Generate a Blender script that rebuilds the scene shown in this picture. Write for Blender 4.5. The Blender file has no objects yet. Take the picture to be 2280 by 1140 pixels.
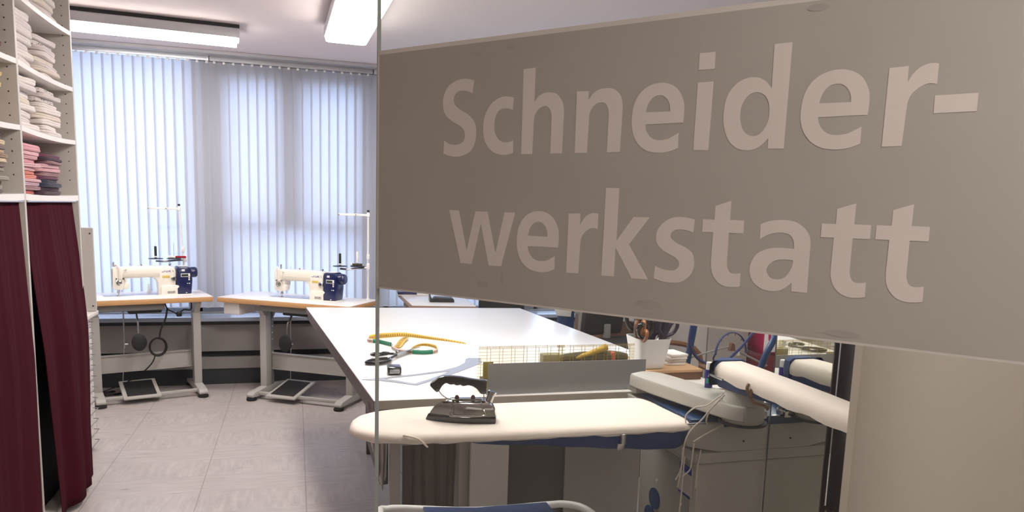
import bpy, bmesh, math, random, json
from mathutils import Vector, Matrix
random.seed(7)
D = bpy.data
COL = bpy.context.scene.collection
R = math.radians

# ------------------------------------------------------------------ materials
def new_mat(name):
    m = D.materials.new(name); m.use_nodes = True
    nt = m.node_tree; nt.nodes.clear()
    out = nt.nodes.new('ShaderNodeOutputMaterial')
    return m, nt, out

def mat(name, col, rough=.5, metal=0., var=.06, scale=25., bump=0., bscale=None, coat=0., spec=.5, sheen=0., stretch=None):
    """Principled surface whose colour is modulated by a procedural noise."""
    m, nt, out = new_mat(name)
    p = nt.nodes.new('ShaderNodeBsdfPrincipled')
    p.inputs['Roughness'].default_value = rough
    p.inputs['Metallic'].default_value = metal
    p.inputs['Coat Weight'].default_value = coat
    p.inputs['Specular IOR Level'].default_value = spec
    p.inputs['Sheen Weight'].default_value = sheen
    tc = nt.nodes.new('ShaderNodeTexCoord')
    vec = tc.outputs['Object']
    if stretch:
        mp = nt.nodes.new('ShaderNodeMapping'); mp.inputs['Scale'].default_value = stretch
        nt.links.new(vec, mp.inputs['Vector']); vec = mp.outputs['Vector']
    n = nt.nodes.new('ShaderNodeTexNoise'); n.inputs['Scale'].default_value = scale
    n.inputs['Detail'].default_value = 3
    nt.links.new(vec, n.inputs['Vector'])
    mx = nt.nodes.new('ShaderNodeMix'); mx.data_type = 'RGBA'
    mx.inputs[6].default_value = tuple(c * (1 - var) for c in col) + (1,)
    mx.inputs[7].default_value = tuple(min(1, c * (1 + var)) for c in col) + (1,)
    nt.links.new(n.outputs['Fac'], mx.inputs[0])
    nt.links.new(mx.outputs[2], p.inputs['Base Color'])
    if bump:
        n2 = nt.nodes.new('ShaderNodeTexNoise'); n2.inputs['Scale'].default_value = bscale or scale
        n2.inputs['Detail'].default_value = 4
        nt.links.new(vec, n2.inputs['Vector'])
        b = nt.nodes.new('ShaderNodeBump'); b.inputs['Strength'].default_value = bump
        b.inputs['Distance'].default_value = .01
        nt.links.new(n2.outputs['Fac'], b.inputs['Height'])
        nt.links.new(b.outputs['Normal'], p.inputs['Normal'])
    nt.links.new(p.outputs[0], out.inputs['Surface'])
    return m

def emit(name, col, strength):
    m, nt, out = new_mat(name)
    e = nt.nodes.new('ShaderNodeEmission')
    e.inputs['Color'].default_value = tuple(col) + (1,); e.inputs['Strength'].default_value = strength
    nt.links.new(e.outputs[0], out.inputs['Surface'])
    return m

def transl(name, col, tcol, fac, var=.05, scale=60):
    m, nt, out = new_mat(name)
    tc = nt.nodes.new('ShaderNodeTexCoord')
    n = nt.nodes.new('ShaderNodeTexNoise'); n.inputs['Scale'].default_value = scale
    nt.links.new(tc.outputs['Object'], n.inputs['Vector'])
    mx = nt.nodes.new('ShaderNodeMix'); mx.data_type = 'RGBA'
    mx.inputs[6].default_value = tuple(c * (1 - var) for c in col) + (1,)
    mx.inputs[7].default_value = tuple(min(1, c * (1 + var)) for c in col) + (1,)
    nt.links.new(n.outputs['Fac'], mx.inputs[0])
    d = nt.nodes.new('ShaderNodeBsdfDiffuse'); nt.links.new(mx.outputs[2], d.inputs['Color'])
    t = nt.nodes.new('ShaderNodeBsdfTranslucent'); t.inputs['Color'].default_value = tuple(tcol) + (1,)
    s = nt.nodes.new('ShaderNodeMixShader'); s.inputs[0].default_value = fac
    nt.links.new(d.outputs[0], s.inputs[1]); nt.links.new(t.outputs[0], s.inputs[2])
    nt.links.new(s.outputs[0], out.inputs['Surface'])
    return m

def glassy(name, tint=(1, 1, 1), ior=1.45, refl=1., rough=0.):
    m, nt, out = new_mat(name)
    t = nt.nodes.new('ShaderNodeBsdfTransparent'); t.inputs['Color'].default_value = tuple(tint) + (1,)
    g = nt.nodes.new('ShaderNodeBsdfGlossy'); g.inputs['Roughness'].default_value = rough
    g.inputs['Color'].default_value = (refl, refl, refl, 1)
    f = nt.nodes.new('ShaderNodeFresnel')
    ge = nt.nodes.new('ShaderNodeNewGeometry'); mr = nt.nodes.new('ShaderNodeMapRange')
    mr.inputs[3].default_value = ior; mr.inputs[4].default_value = 1 / ior   # the node inverts the index on back faces
    nt.links.new(ge.outputs['Backfacing'], mr.inputs[0]); nt.links.new(mr.outputs[0], f.inputs['IOR'])
    s = nt.nodes.new('ShaderNodeMixShader')
    nt.links.new(f.outputs[0], s.inputs[0]); nt.links.new(t.outputs[0], s.inputs[1]); nt.links.new(g.outputs[0], s.inputs[2])
    nt.links.new(s.outputs[0], out.inputs['Surface'])
    return m

def ruler_mat(name):
    """clear acrylic with a yellow printed grid"""
    m, nt, out = new_mat(name)
    N = nt.nodes.new; L = nt.links.new
    tc = N('ShaderNodeTexCoord'); sp = N('ShaderNodeSeparateXYZ'); L(tc.outputs['Object'], sp.inputs[0])
    def line(sock, period, width, off=0.):
        a = N('ShaderNodeMath'); a.operation = 'ADD'; a.inputs[1].default_value = 10 + off; L(sock, a.inputs[0])
        d = N('ShaderNodeMath'); d.operation = 'MODULO'; d.inputs[1].default_value = period; L(a.outputs[0], d.inputs[0])
        c = N('ShaderNodeMath'); c.operation = 'LESS_THAN'; c.inputs[1].default_value = width; L(d.outputs[0], c.inputs[0])
        return c.outputs[0]
    def mx(a, b, op='MAXIMUM'):
        c = N('ShaderNodeMath'); c.operation = op; L(a, c.inputs[0])
        if isinstance(b, float): c.inputs[1].default_value = b
        else: L(b, c.inputs[1])
        return c.outputs[0]
    g = mx(line(sp.outputs['X'], .05, .0010), line(sp.outputs['Z'], .0125, .0005))
    g = mx(g, line(sp.outputs['X'], .05, .0010, .014))
    ticks = mx(line(sp.outputs['X'], .005, .0010), mx(sp.outputs['Z'], .177, 'GREATER_THAN'), 'MULTIPLY')
    g = mx(g, ticks)
    t = N('ShaderNodeBsdfTransparent'); t.inputs['Color'].default_value = (.985, .975, .92, 1)
    p = N('ShaderNodeBsdfPrincipled'); p.inputs['Base Color'].default_value = (.42, .28, .03, 1); p.inputs['Roughness'].default_value = .4
    gl = N('ShaderNodeBsdfDiffuse'); gl.inputs['Color'].default_value = (.9, .82, .5, 1)
    b = N('ShaderNodeMixShader'); b.inputs[0].default_value = .05; L(t.outputs[0], b.inputs[1]); L(gl.outputs[0], b.inputs[2])
    s = N('ShaderNodeMixShader'); L(g, s.inputs[0]); L(b.outputs[0], s.inputs[1]); L(p.outputs[0], s.inputs[2])
    L(s.outputs[0], out.inputs['Surface'])
    return m

def floor_mat():
    m, nt, out = new_mat('grey_linoleum_tiles')
    N = nt.nodes.new; L = nt.links.new
    tc = N('ShaderNodeTexCoord'); sp = N('ShaderNodeSeparateXYZ'); L(tc.outputs['Object'], sp.inputs[0])
    def M(op, a, b=None):
        n = N('ShaderNodeMath'); n.operation = op
        for i, v in enumerate((a, b)):
            if v is None: continue
            if isinstance(v, (int, float)): n.inputs[i].default_value = v
            else: L(v, n.inputs[i])
        return n.outputs[0]
    T = .56
    gx = M('DIVIDE', M('ADD', sp.outputs['X'], 10 * T + .52), T)
    colx = M('FLOOR', gx)
    half = M('MULTIPLY', M('MODULO', colx, 2.), .5)
    gy = M('ADD', M('DIVIDE', M('ADD', sp.outputs['Y'], 20 * T - .26), T), half)
    rowy = M('FLOOR', gy)
    fx = M('SUBTRACT', gx, colx); fy = M('SUBTRACT', gy, rowy)
    seamx = M('LESS_THAN', fx, .009)
    seamy = M('MULTIPLY', M('LESS_THAN', fy, .006), .6)
    seam = M('MAXIMUM', seamx, seamy)
    chk = M('MODULO', M('FLOOR', M('ADD', M('MULTIPLY', gy, 2.), colx)), 2.)
    def streak(sx, sy):
        mp = N('ShaderNodeMapping'); mp.inputs['Scale'].default_value = (sx, sy, 1); L(tc.outputs['Object'], mp.inputs['Vector'])
        n = N('ShaderNodeTexNoise'); n.inputs['Scale'].default_value = 1.; n.inputs['Detail'].default_value = 6; n.inputs['Roughness'].default_value = .65
        L(mp.outputs[0], n.inputs['Vector']); return n.outputs['Fac']
    a = streak(5, 32); b = streak(32, 5)
    mixf = N('ShaderNodeMix'); mixf.data_type = 'FLOAT'; L(chk, mixf.inputs[0]); L(a, mixf.inputs[2]); L(b, mixf.inputs[3])
    ramp = N('ShaderNodeValToRGB'); L(mixf.outputs[0], ramp.inputs[0])
    ramp.color_ramp.elements[0].position = .3; ramp.color_ramp.elements[0].color = (.40, .36, .345, 1)
    ramp.color_ramp.elements[1].position = .7; ramp.color_ramp.elements[1].color = (.56, .51, .485, 1)
    mx = N('ShaderNodeMix'); mx.data_type = 'RGBA'; L(M('MULTIPLY', seam, .55), mx.inputs[0]); L(ramp.outputs[0], mx.inputs[6]); mx.inputs[7].default_value = (.12, .10, .09, 1)
    p = N('ShaderNodeBsdfPrincipled'); L(mx.outputs[2], p.inputs['Base Color'])
    p.inputs['Roughness'].default_value = .32; p.inputs['Specular IOR Level'].default_value = .5
    rr = N('ShaderNodeMapRange'); L(a, rr.inputs[0]); rr.inputs[3].default_value = .2; rr.inputs[4].default_value = .42
    L(rr.outputs[0], p.inputs['Roughness'])
    L(p.outputs[0], out.inputs['Surface'])
    return m

M = dict(
    wall=mat('painted_wall_white', (.62, .58, .56), .8, bump=.05, bscale=120),
    beige=mat('painted_wall_beige', (.62, .545, .48), .7, var=.05, scale=3, bump=.04, bscale=150),
    beige_edge=mat('painted_edge_cream', (.62, .53, .44), .6),
    ceil=mat('painted_ceiling', (.70, .62, .605), .9, var=.02, scale=2),
    floor=floor_mat(),
    panel=mat('window_wall_panel_grey', (.30, .285, .275), .6, var=.05, scale=4),
    dark=mat('dark_rubber_black', (.025, .025, .028), .5),
    recess=mat('recess_dark', (.04, .045, .05), .7),
    sill=mat('sill_blue_grey', (.42, .48, .60), .22, var=.03),
    frame=mat('window_frame_grey', (.35, .37, .39), .5),
    blind=transl('blind_fabric', (.50, .50, .53), (.80, .82, .88), .40, scale=200),
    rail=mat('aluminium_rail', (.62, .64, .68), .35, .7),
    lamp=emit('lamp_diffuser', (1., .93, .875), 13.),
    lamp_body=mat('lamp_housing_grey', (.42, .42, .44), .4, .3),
    corridor_lamp=emit('corridor_lamp_diffuser', (1., .93, .87), 14.),
    glass=glassy('clear_glass', (.93, .95, .94), 1.45),
    pane=glassy('window_glass', (.95, .97, 1.), 1.3),
    glass_edge=mat('glass_edge_green_grey', (.42, .44, .42), .2, var=.1),
    foil=transl('frosted_foil_grey', (.50, .47, .425), (.3, .27, .24), .1, var=.05, scale=5),
    foil_back=transl('frosted_foil_rear', (.82, .77, .72), (.6, .56, .5), .25, var=.03, scale=8),
    letter=transl('frosted_foil_letters', (.80, .73, .67), (.4, .36, .32), .1, var=.04, scale=5),
    dark_oval=transl('foil_dark_oval', (.45, .42, .385), (.2, .2, .2), .1, var=.2, scale=30),
    shelf=mat('white_melamine', (.74, .70, .66), .45, var=.02),
    shelf_in=mat('grey_melamine', (.50, .47, .43), .5, var=.03),
    curtain=mat('burgundy_cotton', (.048, .0048, .011), .95, var=.2, scale=6, bump=.3, bscale=300, spec=.1, stretch=(1, 1, .3)),
    laminate=mat('white_laminate', (.80, .77, .76), .28, var=.015, scale=3),
    table_edge=mat('beige_table_edge', (.47, .42, .35), .5, var=.04),
    apron=mat('brown_grey_apron', (.17, .145, .14), .5, var=.08),
    beech=mat('beech_edge_band', (.60, .34, .15), .45, var=.12, scale=14, stretch=(1, 1, 8)),
    steelgrey=mat('grey_painted_steel', (.44, .43, .40), .42, var=.03),
    steeldark=mat('dark_grey_painted_steel', (.24, .24, .235), .45, var=.05),  # darker grey steel for channels, handles and small fittings
    holes=mat('hole_white', (.75, .75, .73), .5),
    rubber=mat('black_rubber', (.012, .012, .013), .55, bump=.2, bscale=400),
    cream=mat('cream_machine_enamel', (.86, .82, .73), .25, var=.02, coat=.3),
    navy=mat('navy_plastic', (.008, .014, .075), .28, var=.08, coat=.3),
    navy2=mat('navy_lettering', (.01, .03, .25), .4),
    chrome=mat('polished_chrome', (.50, .49, .47), .12, 1., var=.05, scale=8),
    steel=mat('brushed_steel', (.55, .55, .56), .28, 1., var=.08),
    ltsteel=mat('light_steel_plate', (.40, .42, .49), .35, .35, var=.05),
    lcd=mat('dark_display', (.05, .06, .05), .15),
    yellow=mat('yellow_label', (.68, .52, .14), .5),
    white=mat('white_plastic', (.80, .79, .77), .4, var=.02),
    tape_y=mat('tape_yellow', (.72, .46, .06), .5),
    tape_g=mat('tape_green', (.01, .20, .11), .45),
    tape_w=mat('tape_pink_white', (.78, .62, .55), .5),
    mark=mat('tape_marks', (.16, .07, .03), .6),
    blackgloss=mat('black_bakelite', (.008, .008, .009), .14, var=.1, coat=.6),
    redbrown=mat('red_brown_knob', (.10, .025, .02), .25),
    boxgrey=mat('grey_sheet_metal_box', (.30, .29, .285), .5, .1, var=.04, scale=5),
    ruler=ruler_mat('printed_acrylic_ruler'),
    cover=mat('cream_cotton_cover', (.83, .74, .66), .85, var=.02, scale=8, bump=.25, bscale=18, sheen=.2),
    blue=mat('blue_cotton_cover', (.007, .036, .14), .8, var=.15, scale=12, bump=.3, bscale=30, sheen=.1),
    bluemetal=mat('blue_painted_steel', (.009, .042, .13), .35, var=.1),
    bluecable=mat('blue_cable', (.02, .03, .12), .4),
    station=mat('light_grey_enamel', (.47, .455, .41), .38, var=.03, scale=4),
    stationdk=mat('grey_enamel_side', (.30, .285, .26), .42, var=.05, scale=4),
    bottle=mat('violet_blue_bottle', (.02, .015, .22), .3),
    green=mat('green_label', (.02, .36, .26), .4),
    paper=mat('white_paper', (.80, .78, .76), .7, var=.02),
    string=mat('off_white_cord', (.66, .61, .54), .8),
    dkcloth=mat('taupe_cloth', (.11, .088, .08), .9, var=.2, scale=7, bump=.2, bscale=20),
    brown=mat('brown_wood', (.16, .075, .035), .5, var=.2, scale=12),
    tan=mat('tan_wood', (.52, .32, .17), .5, var=.12, scale=12),
    card=mat('brown_cardboard', (.24, .14, .085), .8, var=.08),
    orange=mat('orange_brown_handle', (.33, .12, .035), .35),
    pink=mat('raspberry_plastic', (.45, .02, .10), .4),
    black=mat('black_plastic', (.012, .012, .014), .4, var=.15),
    blackcloth=mat('black_fabric', (.012, .012, .014), .9, bump=.2, bscale=80),
    plum=mat('dark_plum_handle', (.035, .022, .05), .4),
    greyc=mat('grey_cabinet', (.36, .335, .31), .5, var=.04),
    door_grey=mat('cabinet_door_dark_grey', (.10, .095, .085), .5, var=.1, scale=5),
    mirror=mat('mirror_silver', (.80, .82, .78), .02, 1., var=0.),
    trim=mat('dark_metal_trim', (.12, .12, .12), .3, .8),
    offwhite=mat('off_white_panel', (.52, .49, .46), .6, var=.03, scale=4),
)

def pattern_mat():
    m, nt, out = new_mat('black_gold_leaf_print')
    N = nt.nodes.new; L = nt.links.new
    tc = N('ShaderNodeTexCoord')
    mp = N('ShaderNodeMapping'); mp.inputs['Scale'].default_value = (1, 1, .45); mp.inputs['Rotation'].default_value = (.5, 0, .3); L(tc.outputs['Object'], mp.inputs[0])
    v = N('ShaderNodeTexVoronoi'); v.inputs['Scale'].default_value = 75; L(mp.outputs[0], v.inputs['Vector'])
    r = N('ShaderNodeValToRGB'); L(v.outputs['Distance'], r.inputs[0])
    r.color_ramp.elements[0].position = .18; r.color_ramp.elements[0].color = (.42, .27, .14, 1)
    r.color_ramp.elements[1].position = .34; r.color_ramp.elements[1].color = (.02, .01, .008, 1)
    p = N('ShaderNodeBsdfPrincipled'); p.inputs['Roughness'].default_value = .8; L(r.outputs[0], p.inputs['Base Color'])
    L(p.outputs[0], out.inputs['Surface'])
    return m
M['print'] = pattern_mat()

# ------------------------------------------------------------------ mesh builder
class MB:
    def __init__(s): s.bm = bmesh.new()
    def _new(s, mi, geom_faces):
        for f in geom_faces: f.material_index = mi
    def box(s, x0, x1, y0, y1, z0, z1, bev=0., mi=0, seg=2, M4=None):
        b = bmesh.new(); bmesh.ops.create_cube(b, size=1)
        for v in b.verts:
            v.co = Vector(((x0 + x1) / 2 + v.co.x * (x1 - x0), (y0 + y1) / 2 + v.co.y * (y1 - y0), (z0 + z1) / 2 + v.co.z * (z1 - z0)))
        if bev: bmesh.ops.bevel(b, geom=b.edges[:], offset=bev, segments=seg, affect='EDGES', profile=.5)
        s.merge(b, mi, M4); return s
    def merge(s, b, mi=0, M4=None):
        if M4 is not None: bmesh.ops.transform(b, matrix=M4, verts=b.verts[:])
        for f in b.faces: f.material_index = mi
        me = D.meshes.new('tmp'); b.to_mesh(me); b.free()
        s.bm.from_mesh(me); D.meshes.remove(me)
    def cyl(s, p0, p1, r0, r1=None, seg=20, mi=0, bev=0.):
        r1 = r0 if r1 is None else r1
        p0 = Vector(p0); p1 = Vector(p1); d = p1 - p0
        b = bmesh.new()
        bmesh.ops.create_cone(b, cap_ends=True, segments=seg, radius1=r0, radius2=r1, depth=d.length)
        if bev:
            es = [e for e in b.edges if abs(abs(e.verts[0].co.z) - d.length / 2) < 1e-6 and abs(e.verts[0].co.z - e.verts[1].co.z) < 1e-6]
            bmesh.ops.bevel(b, geom=es, offset=bev, segments=2, affect='EDGES', profile=.5)
        q = d.to_track_quat('Z', 'Y').to_matrix().to_4x4()
        s.merge(b, mi, Matrix.Translation((p0 + p1) / 2) @ q); return s
    def lathe(s, prof, c=(0, 0, 0), seg=28, mi=0, M4=None):
        b = bmesh.new(); rings = []
        for r, z in prof:
            rings.append([b.verts.new((c[0] + r * math.cos(2 * math.pi * i / seg), c[1] + r * math.sin(2 * math.pi * i / seg), c[2] + z)) for i in range(seg)] if r > 1e-6 else [b.verts.new((c[0], c[1], c[2] + z))])
        for a, q in zip(rings, rings[1:]):
            for i in range(seg):
                j = (i + 1) % seg
                if len(a) == 1 and len(q) == 1: continue
                if len(a) == 1: b.faces.new((a[0], q[j], q[i]))
                elif len(q) == 1: b.faces.new((a[i], a[j], q[0]))
                else: b.faces.new((a[i], a[j], q[j], q[i]))
        for rg, fl in ((rings[0], True), (rings[-1], False)):
            if len(rg) > 1: b.faces.new(rg[::-1] if fl else rg)
        bmesh.ops.recalc_face_normals(b, faces=b.faces[:])
        s.merge(b, mi, M4); return s
    def tube(s, pts, r, seg=10, mi=0, smooth=4, closed=False, flat=None):
        """tube through control points, Catmull-Rom smoothed; flat=(w, h, up) gives a ribbon section"""
        P = [Vector(p) for p in pts]
        if smooth > 1 and len(P) > 2:
            Q = []
            n = len(P); rng = range(n if closed else n - 1)
            for i in rng:
                a = P[(i - 1) % n] if (closed or i > 0) else P[i] * 2 - P[i + 1]
                bq = P[i]; c = P[(i + 1) % n]
                d = P[(i + 2) % n] if (closed or i + 2 < n) else c * 2 - bq
                for k in range(smooth):
                    t = k / smooth
                    Q.append(.5 * ((2 * bq) + (c - a) * t + (2 * a - 5 * bq + 4 * c - d) * t * t + (3 * bq - a - 3 * c + d) * t ** 3))
            if not closed: Q.append(P[-1])
            P = Q
        b = bmesh.new(); n = len(P); rings = []
        up = Vector((0, 0, 1))
        prev = None
        rad = r if callable(r) else (lambda t: r)
        for i in range(n):
            if closed: t = (P[(i + 1) % n] - P[i - 1]).normalized()
            else: t = (P[min(i + 1, n - 1)] - P[max(i - 1, 0)]).normalized()
            if prev is None:
                x = t.cross(up)
                if x.length < 1e-3: x = t.cross(Vector((0, 1, 0)))
                x.normalize()
            else:
                x = prev - t * prev.dot(t)
                x = x.normalized() if x.length > 1e-6 else t.orthogonal().normalized()
            if flat: 
                x2 = t.cross(up)
                if x2.length > .05: x = x2.normalized()
            y = x.cross(t).normalized(); prev = x
            rr = rad(i / max(1, n - 1))
            if flat:
                w, h = flat[0] / 2, flat[1] / 2
                rings.append([b.verts.new(P[i] + x * a * w + y * c * h) for a, c in ((-1, -1), (1, -1), (1, 1), (-1, 1))])
            else:
                rings.append([b.verts.new(P[i] + x * rr * math.cos(2 * math.pi * k / seg) + y * rr * math.sin(2 * math.pi * k / seg)) for k in range(seg)])
        m = len(rings[0])
        pr = list(zip(rings, rings[1:])) + ([(rings[-1], rings[0])] if closed else [])
        for a, q in pr:
            for k in range(m):
                j = (k + 1) % m
                b.faces.new((a[k], a[j], q[j], q[k]))
        if not closed:
            b.faces.new(rings[0][::-1]); b.faces.new(rings[-1])
        bmesh.ops.recalc_face_normals(b, faces=b.faces[:])
        s.merge(b, mi); return s
    def prism(s, poly, a0, a1, axis='z', mi=0, bev=0., M4=None, smooth=False):
        """poly: 2-D outline; extruded along axis from a0 to a1"""
        b = bmesh.new()
        f = {'z': lambda u, v, w: (u, v, w), 'y': lambda u, v, w: (u, w, v), 'x': lambda u, v, w: (w, u, v)}[axis]
        lo = [b.verts.new(f(u, v, a0)) for u, v in poly]; hi = [b.verts.new(f(u, v, a1)) for u, v in poly]
        n = len(poly)
        for i in range(n):
            j = (i + 1) % n
            b.faces.new((lo[i], lo[j], hi[j], hi[i]))
        b.faces.new(lo[::-1]); b.faces.new(hi)
        bmesh.ops.recalc_face_normals(b, faces=b.faces[:])
        if bev:
            bmesh.ops.bevel(b, geom=b.edges[:], offset=bev, segments=2, affect='EDGES', profile=.5)
        s.merge(b, mi, M4); return s
    def loft(s, rings, mi=0, cap=True, closed=True, M4=None):
        b = bmesh.new()
        V = [[b.verts.new(p) for p in r] for r in rings]
        n = len(V[0])
        for a, q in zip(V, V[1:]):
            for i in range(n if closed else n - 1):
                j = (i + 1) % n
                b.faces.new((a[i], a[j], q[j], q[i]))
        if cap and closed:
            b.faces.new(V[0][::-1]); b.faces.new(V[-1])
        bmesh.ops.recalc_face_normals(b, faces=b.faces[:])
        s.merge(b, mi, M4); return s
    def build(s, name, mats, parent=None, smooth=True, loc=None, solid=0.):
        me = D.meshes.new(name); s.bm.to_mesh(me); s.bm.free()
        for m in (mats if isinstance(mats, (list, tuple)) else [mats]): me.materials.append(m)
        o = D.objects.new(name, me); COL.objects.link(o)
        if parent is not None: o.parent = parent
        if loc is not None: o.location = loc
        if smooth:
            me.polygons.foreach_set('use_smooth', [True] * len(me.polygons))
            me.set_sharp_from_angle(angle=R(35))
        if solid:
            md = o.modifiers.new('thickness', 'SOLIDIFY'); md.thickness = solid
        return o

def empty(name, loc=(0, 0, 0), rz=0.):
    o = D.objects.new(name, None); COL.objects.link(o)
    o.location = loc; o.rotation_euler = (0, 0, rz); o.empty_display_size = .05
    return o
def tag(o, label, cat, group=None, kind=None):
    o['label'] = label; o['category'] = cat
    if group: o['group'] = group
    if kind: o['kind'] = kind
    return o
def struct(o): o['kind'] = 'structure'; return o
def copy_tree(o, parent=None):
    c = o.copy(); COL.objects.link(c); c.parent = parent
    for ch in [x for x in D.objects if x.parent == o]: copy_tree(ch, c)
    return c
def stroke_text(mb, text, x, z, h, w, y, th, mi=0, sp=1.35, bold=.2, slant=0.):
    """block lettering made of bars in the XZ plane, facing -Y"""
    G = {'J': [((.7, 1), (.7, .15)), ((.7, .12), (0, .12))], 'U': [((.1, 1), (.1, .1)), ((.1, .12), (.9, .12)), ((.9, .1), (.9, 1))],
         'K': [((.1, 0), (.1, 1)), ((.15, .5), (.9, 1)), ((.15, .5), (.9, 0))], 'I': [((.5, 0), (.5, 1))],
         '-': [((.1, .5), (.9, .5))], 'O': [((.1, 0), (.1, 1)), ((.9, 0), (.9, 1)), ((.1, .1), (.9, .1)), ((.1, .9), (.9, .9))]}
    cx = x
    for ch in text:
        for (a, b2), (c, d) in G.get(ch, []):
            p = Vector((cx + a * w, b2 * h)); q = Vector((cx + c * w, d * h)); dd = (q - p); L = dd.length
            n = Vector((-dd.y, dd.x)).normalized() * h * bold / 2; e = dd.normalized() * h * bold * .3
            pl = [p - e + n, p - e - n, q + e - n, q + e + n]
            mb.prism([(v.x, v.y + z) for v in pl], y - th, y, 'y', mi)
        cx += w * (sp if ch != 'I' else .9)
    return mb
# ------------------------------------------------------------------ camera
CAM_H = 1.6; PSI = R(16.5); TH = math.atan(234 / 1640); RHO = .032
fh = Vector((math.sin(PSI), math.cos(PSI), 0)); r0 = Vector((math.cos(PSI), -math.sin(PSI), 0))
fw = Vector((fh.x * math.cos(TH), fh.y * math.cos(TH), -math.sin(TH)))
up0 = Vector((fh.x * math.sin(TH), fh.y * math.sin(TH), math.cos(TH)))
cr = r0 * math.cos(RHO) + up0 * math.sin(RHO); cu = -r0 * math.sin(RHO) + up0 * math.cos(RHO)
cd = D.cameras.new('camera'); cam = D.objects.new('camera', cd); COL.objects.link(cam)
cam.matrix_world = Matrix(((cr.x, cu.x, -fw.x, 0), (cr.y, cu.y, -fw.y, 0), (cr.z, cu.z, -fw.z, CAM_H), (0, 0, 0, 1)))
cd.sensor_width = 36; cd.lens = 36 * 1640 / 2280; cd.shift_y = 130 / 2280; cd.clip_start = .02; cd.clip_end = 200
bpy.context.scene.camera = cam

# ------------------------------------------------------------------ room shell
XL, XR, YB, YF, ZC = -1.9, 3.9, 7.12, -2.2, 2.83
struct(MB().box(XL - .1, XR + .1, YF - .1, YB + .6, -.12, 0).build('floor', M['floor'], smooth=False))
struct(MB().box(XL - .1, XR + .1, YF - .1, YB + .1, ZC, ZC + .12).build('ceiling', M['ceil'], smooth=False))
struct(MB().box(XL - .1, XL, YF - .1, YB, 0, ZC).build('wall_left', M['wall'], smooth=False))
struct(MB().box(XR, XR + .1, YF - .1, YB, 0, ZC).build('wall_right', M['wall'], smooth=False))
struct(MB().box(XL, XR, YF - .1, YF, 0, ZC).build('wall_rear', M['beige'], smooth=False))
# wall beside the opening: its end, seen through the glass, is the beige surface
w = MB().box(1.012, XR, 1.104, 1.12, 0, ZC)
w.box(1.005, 1.012, 1.102, 1.122, 0, ZC, mi=1)
struct(w.build('wall_front', [M['beige'], M['beige_edge']], smooth=False))
# window wall: low panelled wall, sill, frames
w = MB().box(XL, XR, 6.95, YB, 0, .60)
struct(w.build('wall_back', M['wall'], smooth=False))
w = MB().box(XL, XR, 6.74, 6.95, .30, .535)
w.box(XL, XR, 6.76, 6.95, .14, .245)
struct(w.build('trim_1', M['panel'], smooth=False))
w = MB().box(XL, XR, 6.80, 6.95, .245, .30); w.box(XL, XR, 6.77, 6.95, 0, .14)
struct(w.build('baseboard_back', M['recess'], smooth=False))
w = MB().box(XL, XR, 6.72, 6.98, .535, .565, mi=1); w.box(XL, XR, 6.70, 6.98, .565, .60, .006)
struct(w.build('trim_2', [M['sill'], M['dark']], smooth=False))
w = MB().box(XL, XR, 6.985, YB, .60, .61, mi=0)
struct(w.build('trim_3', M['frame'], smooth=False))

def window(n, x0, x1, z0, z1, bars=()):
    o = MB()
    f = .05
    o.box(x0, x0 + f, 7.03, 7.11, z0, z1); o.box(x1 - f, x1, 7.03, 7.11, z0, z1)
    o.box(x0, x1, 7.03, 7.11, z0, z0 + f); o.box(x0, x1, 7.03, 7.11, z1 - f, z1)
    for a, b2, c, d in bars: o.box(a, b2, 7.02, 7.12, c, d)
    w = struct(o.build('window_%d' % n, M['frame'], smooth=False))
    g = MB().box(x0 + f, x1 - f, 7.075, 7.081, z0 + f, z1 - f).build('pane', M['pane'], w, smooth=False)
    return w
window(1, -1.9, -.80, .60, 2.83)
window(2, -.62, .62, .60, 2.83, [(-.62, .62, 1.34, 1.43), (-.14, .07, 1.34, 2.83), (-.62, -.56, 1.34, 2.83), (.56, .62, 1.34, 2.83), (-.6, .6, 2.62, 2.83)])
window(3, .80, 2.2, .60, 2.83, [(.80, 2.2, 1.30, 1.42)])
window(4, 2.30, 3.9, .60, 2.83, [(2.3, 3.9, 1.34, 1.43)])
w = MB()
for a, b2 in ((-.80, -.62), (.62, .80), (2.2, 2.3)): w.box(a, b2, 7.01, 7.12, .60, 2.83)
struct(w.build('column_window', M['frame'], smooth=False))

# vertical blinds, slat by slat
def blind(name, x0, x1, label, rail_mat, z0=.655):
    n = int(round((x1 - x0) / .0757))
    t = empty(name, (x0, 6.95, z0)); tag(t, label, 'blind', 'vertical blinds in front of the windows')
    o = MB()
    for i in range(n):
        cx = (i + .5) * .0757; a = R(4 + random.uniform(-.8, .8)); w2 = .0475
        rings = []
        pts = []
        for k in range(5):
            s = -1 + k / 2.
            bow = .004 * (1 - s * s)
            pts.append((cx + s * w2 * math.cos(a) - bow * math.sin(a), s * w2 * math.sin(a) - bow * math.cos(a)))
        H = 2.755 - z0
        rings = [[(px, py, 0) for px, py in pts], [(px, py, H) for px, py in pts]]
        o.loft(rings, closed=False, cap=False)
    o.build('slats', M['blind'], t)
    c = MB()
    for i in range(n - 1):
        xx = (i + .5) * .0757
        c.tube([(xx, -.012, .012), (xx + .038, -.014, .0), (xx + .0757, -.012, .012)], .0016, seg=5, smooth=3)
    c.build('bead_chain', M['white'], t)
    MB().box(0, x1 - x0, -.02, .02, 2.76 - z0, 2.80 - z0, .003).build('headrail', rail_mat, t)
    c0 = MB().box(-.010, .010, -.008, .008, 2.742 - z0, 2.762 - z0, .003).build('carrier', M['white'], t)
    for i in range(n):
        c = c0 if i == 0 else c0.copy()
        if i: COL.objects.link(c)
        c.location.x = (i + .5) * .0757
    return t
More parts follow.
